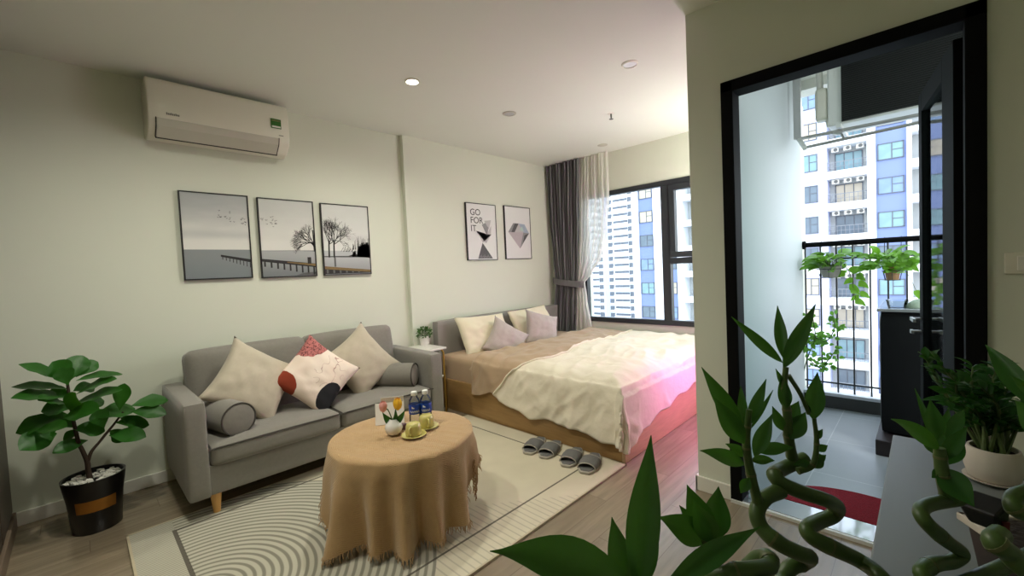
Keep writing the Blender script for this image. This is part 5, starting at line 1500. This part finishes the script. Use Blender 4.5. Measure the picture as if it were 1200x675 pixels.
# white pot with leafy zz plant further along the desk
wc = (onZ(1125, 568, DKZ)+onZ(1190, 574, DKZ))/2
wc = wc+Vector((.042, -.012, 0))
zp = thing('potted_zz_plant', 'dark bushy plant in a white rounded pot on the desk beside the door frame', 'plant', wc)
b = MB(); b.lathe([(.030, 0), (.037, .002), (.049, .008), (.050, .010), (.046, .010), (.036, .005), (0, .005)], wc, 36); b.build('saucer', potwhite_m, zp, smooth=True)
b = MB(); b.lathe([(.034, 0), (.041, .006), (.0475, .028), (.046, .058), (.042, .074), (.038, .074), (.039, .062), (0, .06)], wc+Vector((0, 0, .0055)), 36); b.build('pot', potwhite_m, zp, smooth=True)
b = MB(); b.lathe([(0, .063), (.0395, .063), (.0395, .058), (0, .058)], wc+Vector((0, 0, .0055)), 24); b.build('soil', soil_m, zp)
S = MB(); Lf_ = MB(); rg = random.Random(17); dz = (wc-CAM).dot(CF)
tips = [(1140, 430), (1165, 440), (1120, 450), (1150, 455), (1180, 455), (1100, 425), (1130, 470), (1195, 470), (1110, 470), (1160, 480), (1178, 492), (1140, 490), (1195, 500), (1125, 495), (1085, 420), (1150, 470), (1205, 485), (1170, 425)]
for i, (tx_, ty_) in enumerate(tips):
    base = wc+Vector((rg.uniform(-.022, .022), rg.uniform(-.022, .022), .066)); tip = at(tx_, ty_, dz+rg.uniform(-.06, .10))
    mid = (base+tip)/2+Vector((rg.uniform(-.02, .02), rg.uniform(-.02, .02), .03))
    P, rr_ = catmull([base, mid, tip], [.0045, .0035, .002], 8)
    S.tube(P, rr_, 6)
    for k in range(5, len(P)):
        for sgn in (-1, 1):
            d_ = (P[k]-P[k-1]).normalized(); sd_ = d_.cross(Vector((rg.uniform(-.5, .5), rg.uniform(-.5, .5), 1))).normalized()*sgn
            L = rg.uniform(.024, .044)
            leaf(Lf_, P[k], P[k]+(sd_*.8+d_*.6).normalized()*L, L*.42, (0, 0, .003), (rg.gauss(-.3, .5), rg.gauss(-.3, .5), 1), .15, 'lance', 6)
S.build('stems', stem_m, zp, smooth=True); Lf_.build('foliage', leaf_m, zp, smooth=True)

# light switch
c = onX(1190, 310, XD)
t = thing('light_switch', 'pale wall switch plate on the wall right of the black door frame', 'switch', (XD, c.y-.03, 1.22))
b = MB(); b.box(XD-.009, XD-.0005, -.32, -.205, 1.185, 1.262); b.build('plate', acw_m, t, bevel=.003)
b = MB(); b.box(XD-.013, XD-.009, -.31, -.235, 1.197, 1.25); b.build('rocker', white_m, t, bevel=.002)

# ================================================================== LIGHT
wd_ = bpy.data.worlds.new('sky'); scn.world = wd_; wd_.use_nodes = True
N = wd_.node_tree.nodes; L = wd_.node_tree.links
bgn = N['Background']
tc = N.new('ShaderNodeTexCoord'); sp = N.new('ShaderNodeSeparateXYZ'); L.new(tc.outputs['Generated'], sp.inputs[0])
mr = N.new('ShaderNodeMapRange'); mr.inputs[1].default_value = -.05; mr.inputs[2].default_value = .6; L.new(sp.outputs[2], mr.inputs[0])
mx = N.new('ShaderNodeMix'); mx.data_type = 'RGBA'; mx.inputs[6].default_value = (.95, .98, 1, 1); mx.inputs[7].default_value = (.72, .84, 1, 1)
L.new(mr.outputs[0], mx.inputs[0]); L.new(mx.outputs[2], bgn.inputs[0]); bgn.inputs[1].default_value = 3.3
sun = bpy.data.lights.new('sun', 'SUN'); sun.energy = 1.2; sun.angle = R(20); sun.color = (1, .96, .9)
so_ = bpy.data.objects.new('sun', sun); so_.rotation_euler = Euler((R(38), R(-30), 0)); col.objects.link(so_)

scn.view_settings.view_transform = 'Standard'
scn.view_settings.look = 'None'
scn.view_settings.gamma = 1
scn.view_settings.use_curve_mapping = False
scn.view_settings.exposure = .18
cy = scn.cycles
cy.use_denoising = True
cy.max_bounces = 10; cy.diffuse_bounces = 6; cy.transparent_max_bounces = 16; cy.glossy_bounces = 4
cy.sample_clamp_indirect = 8
cy.caustics_reflective = False; cy.caustics_refractive = False
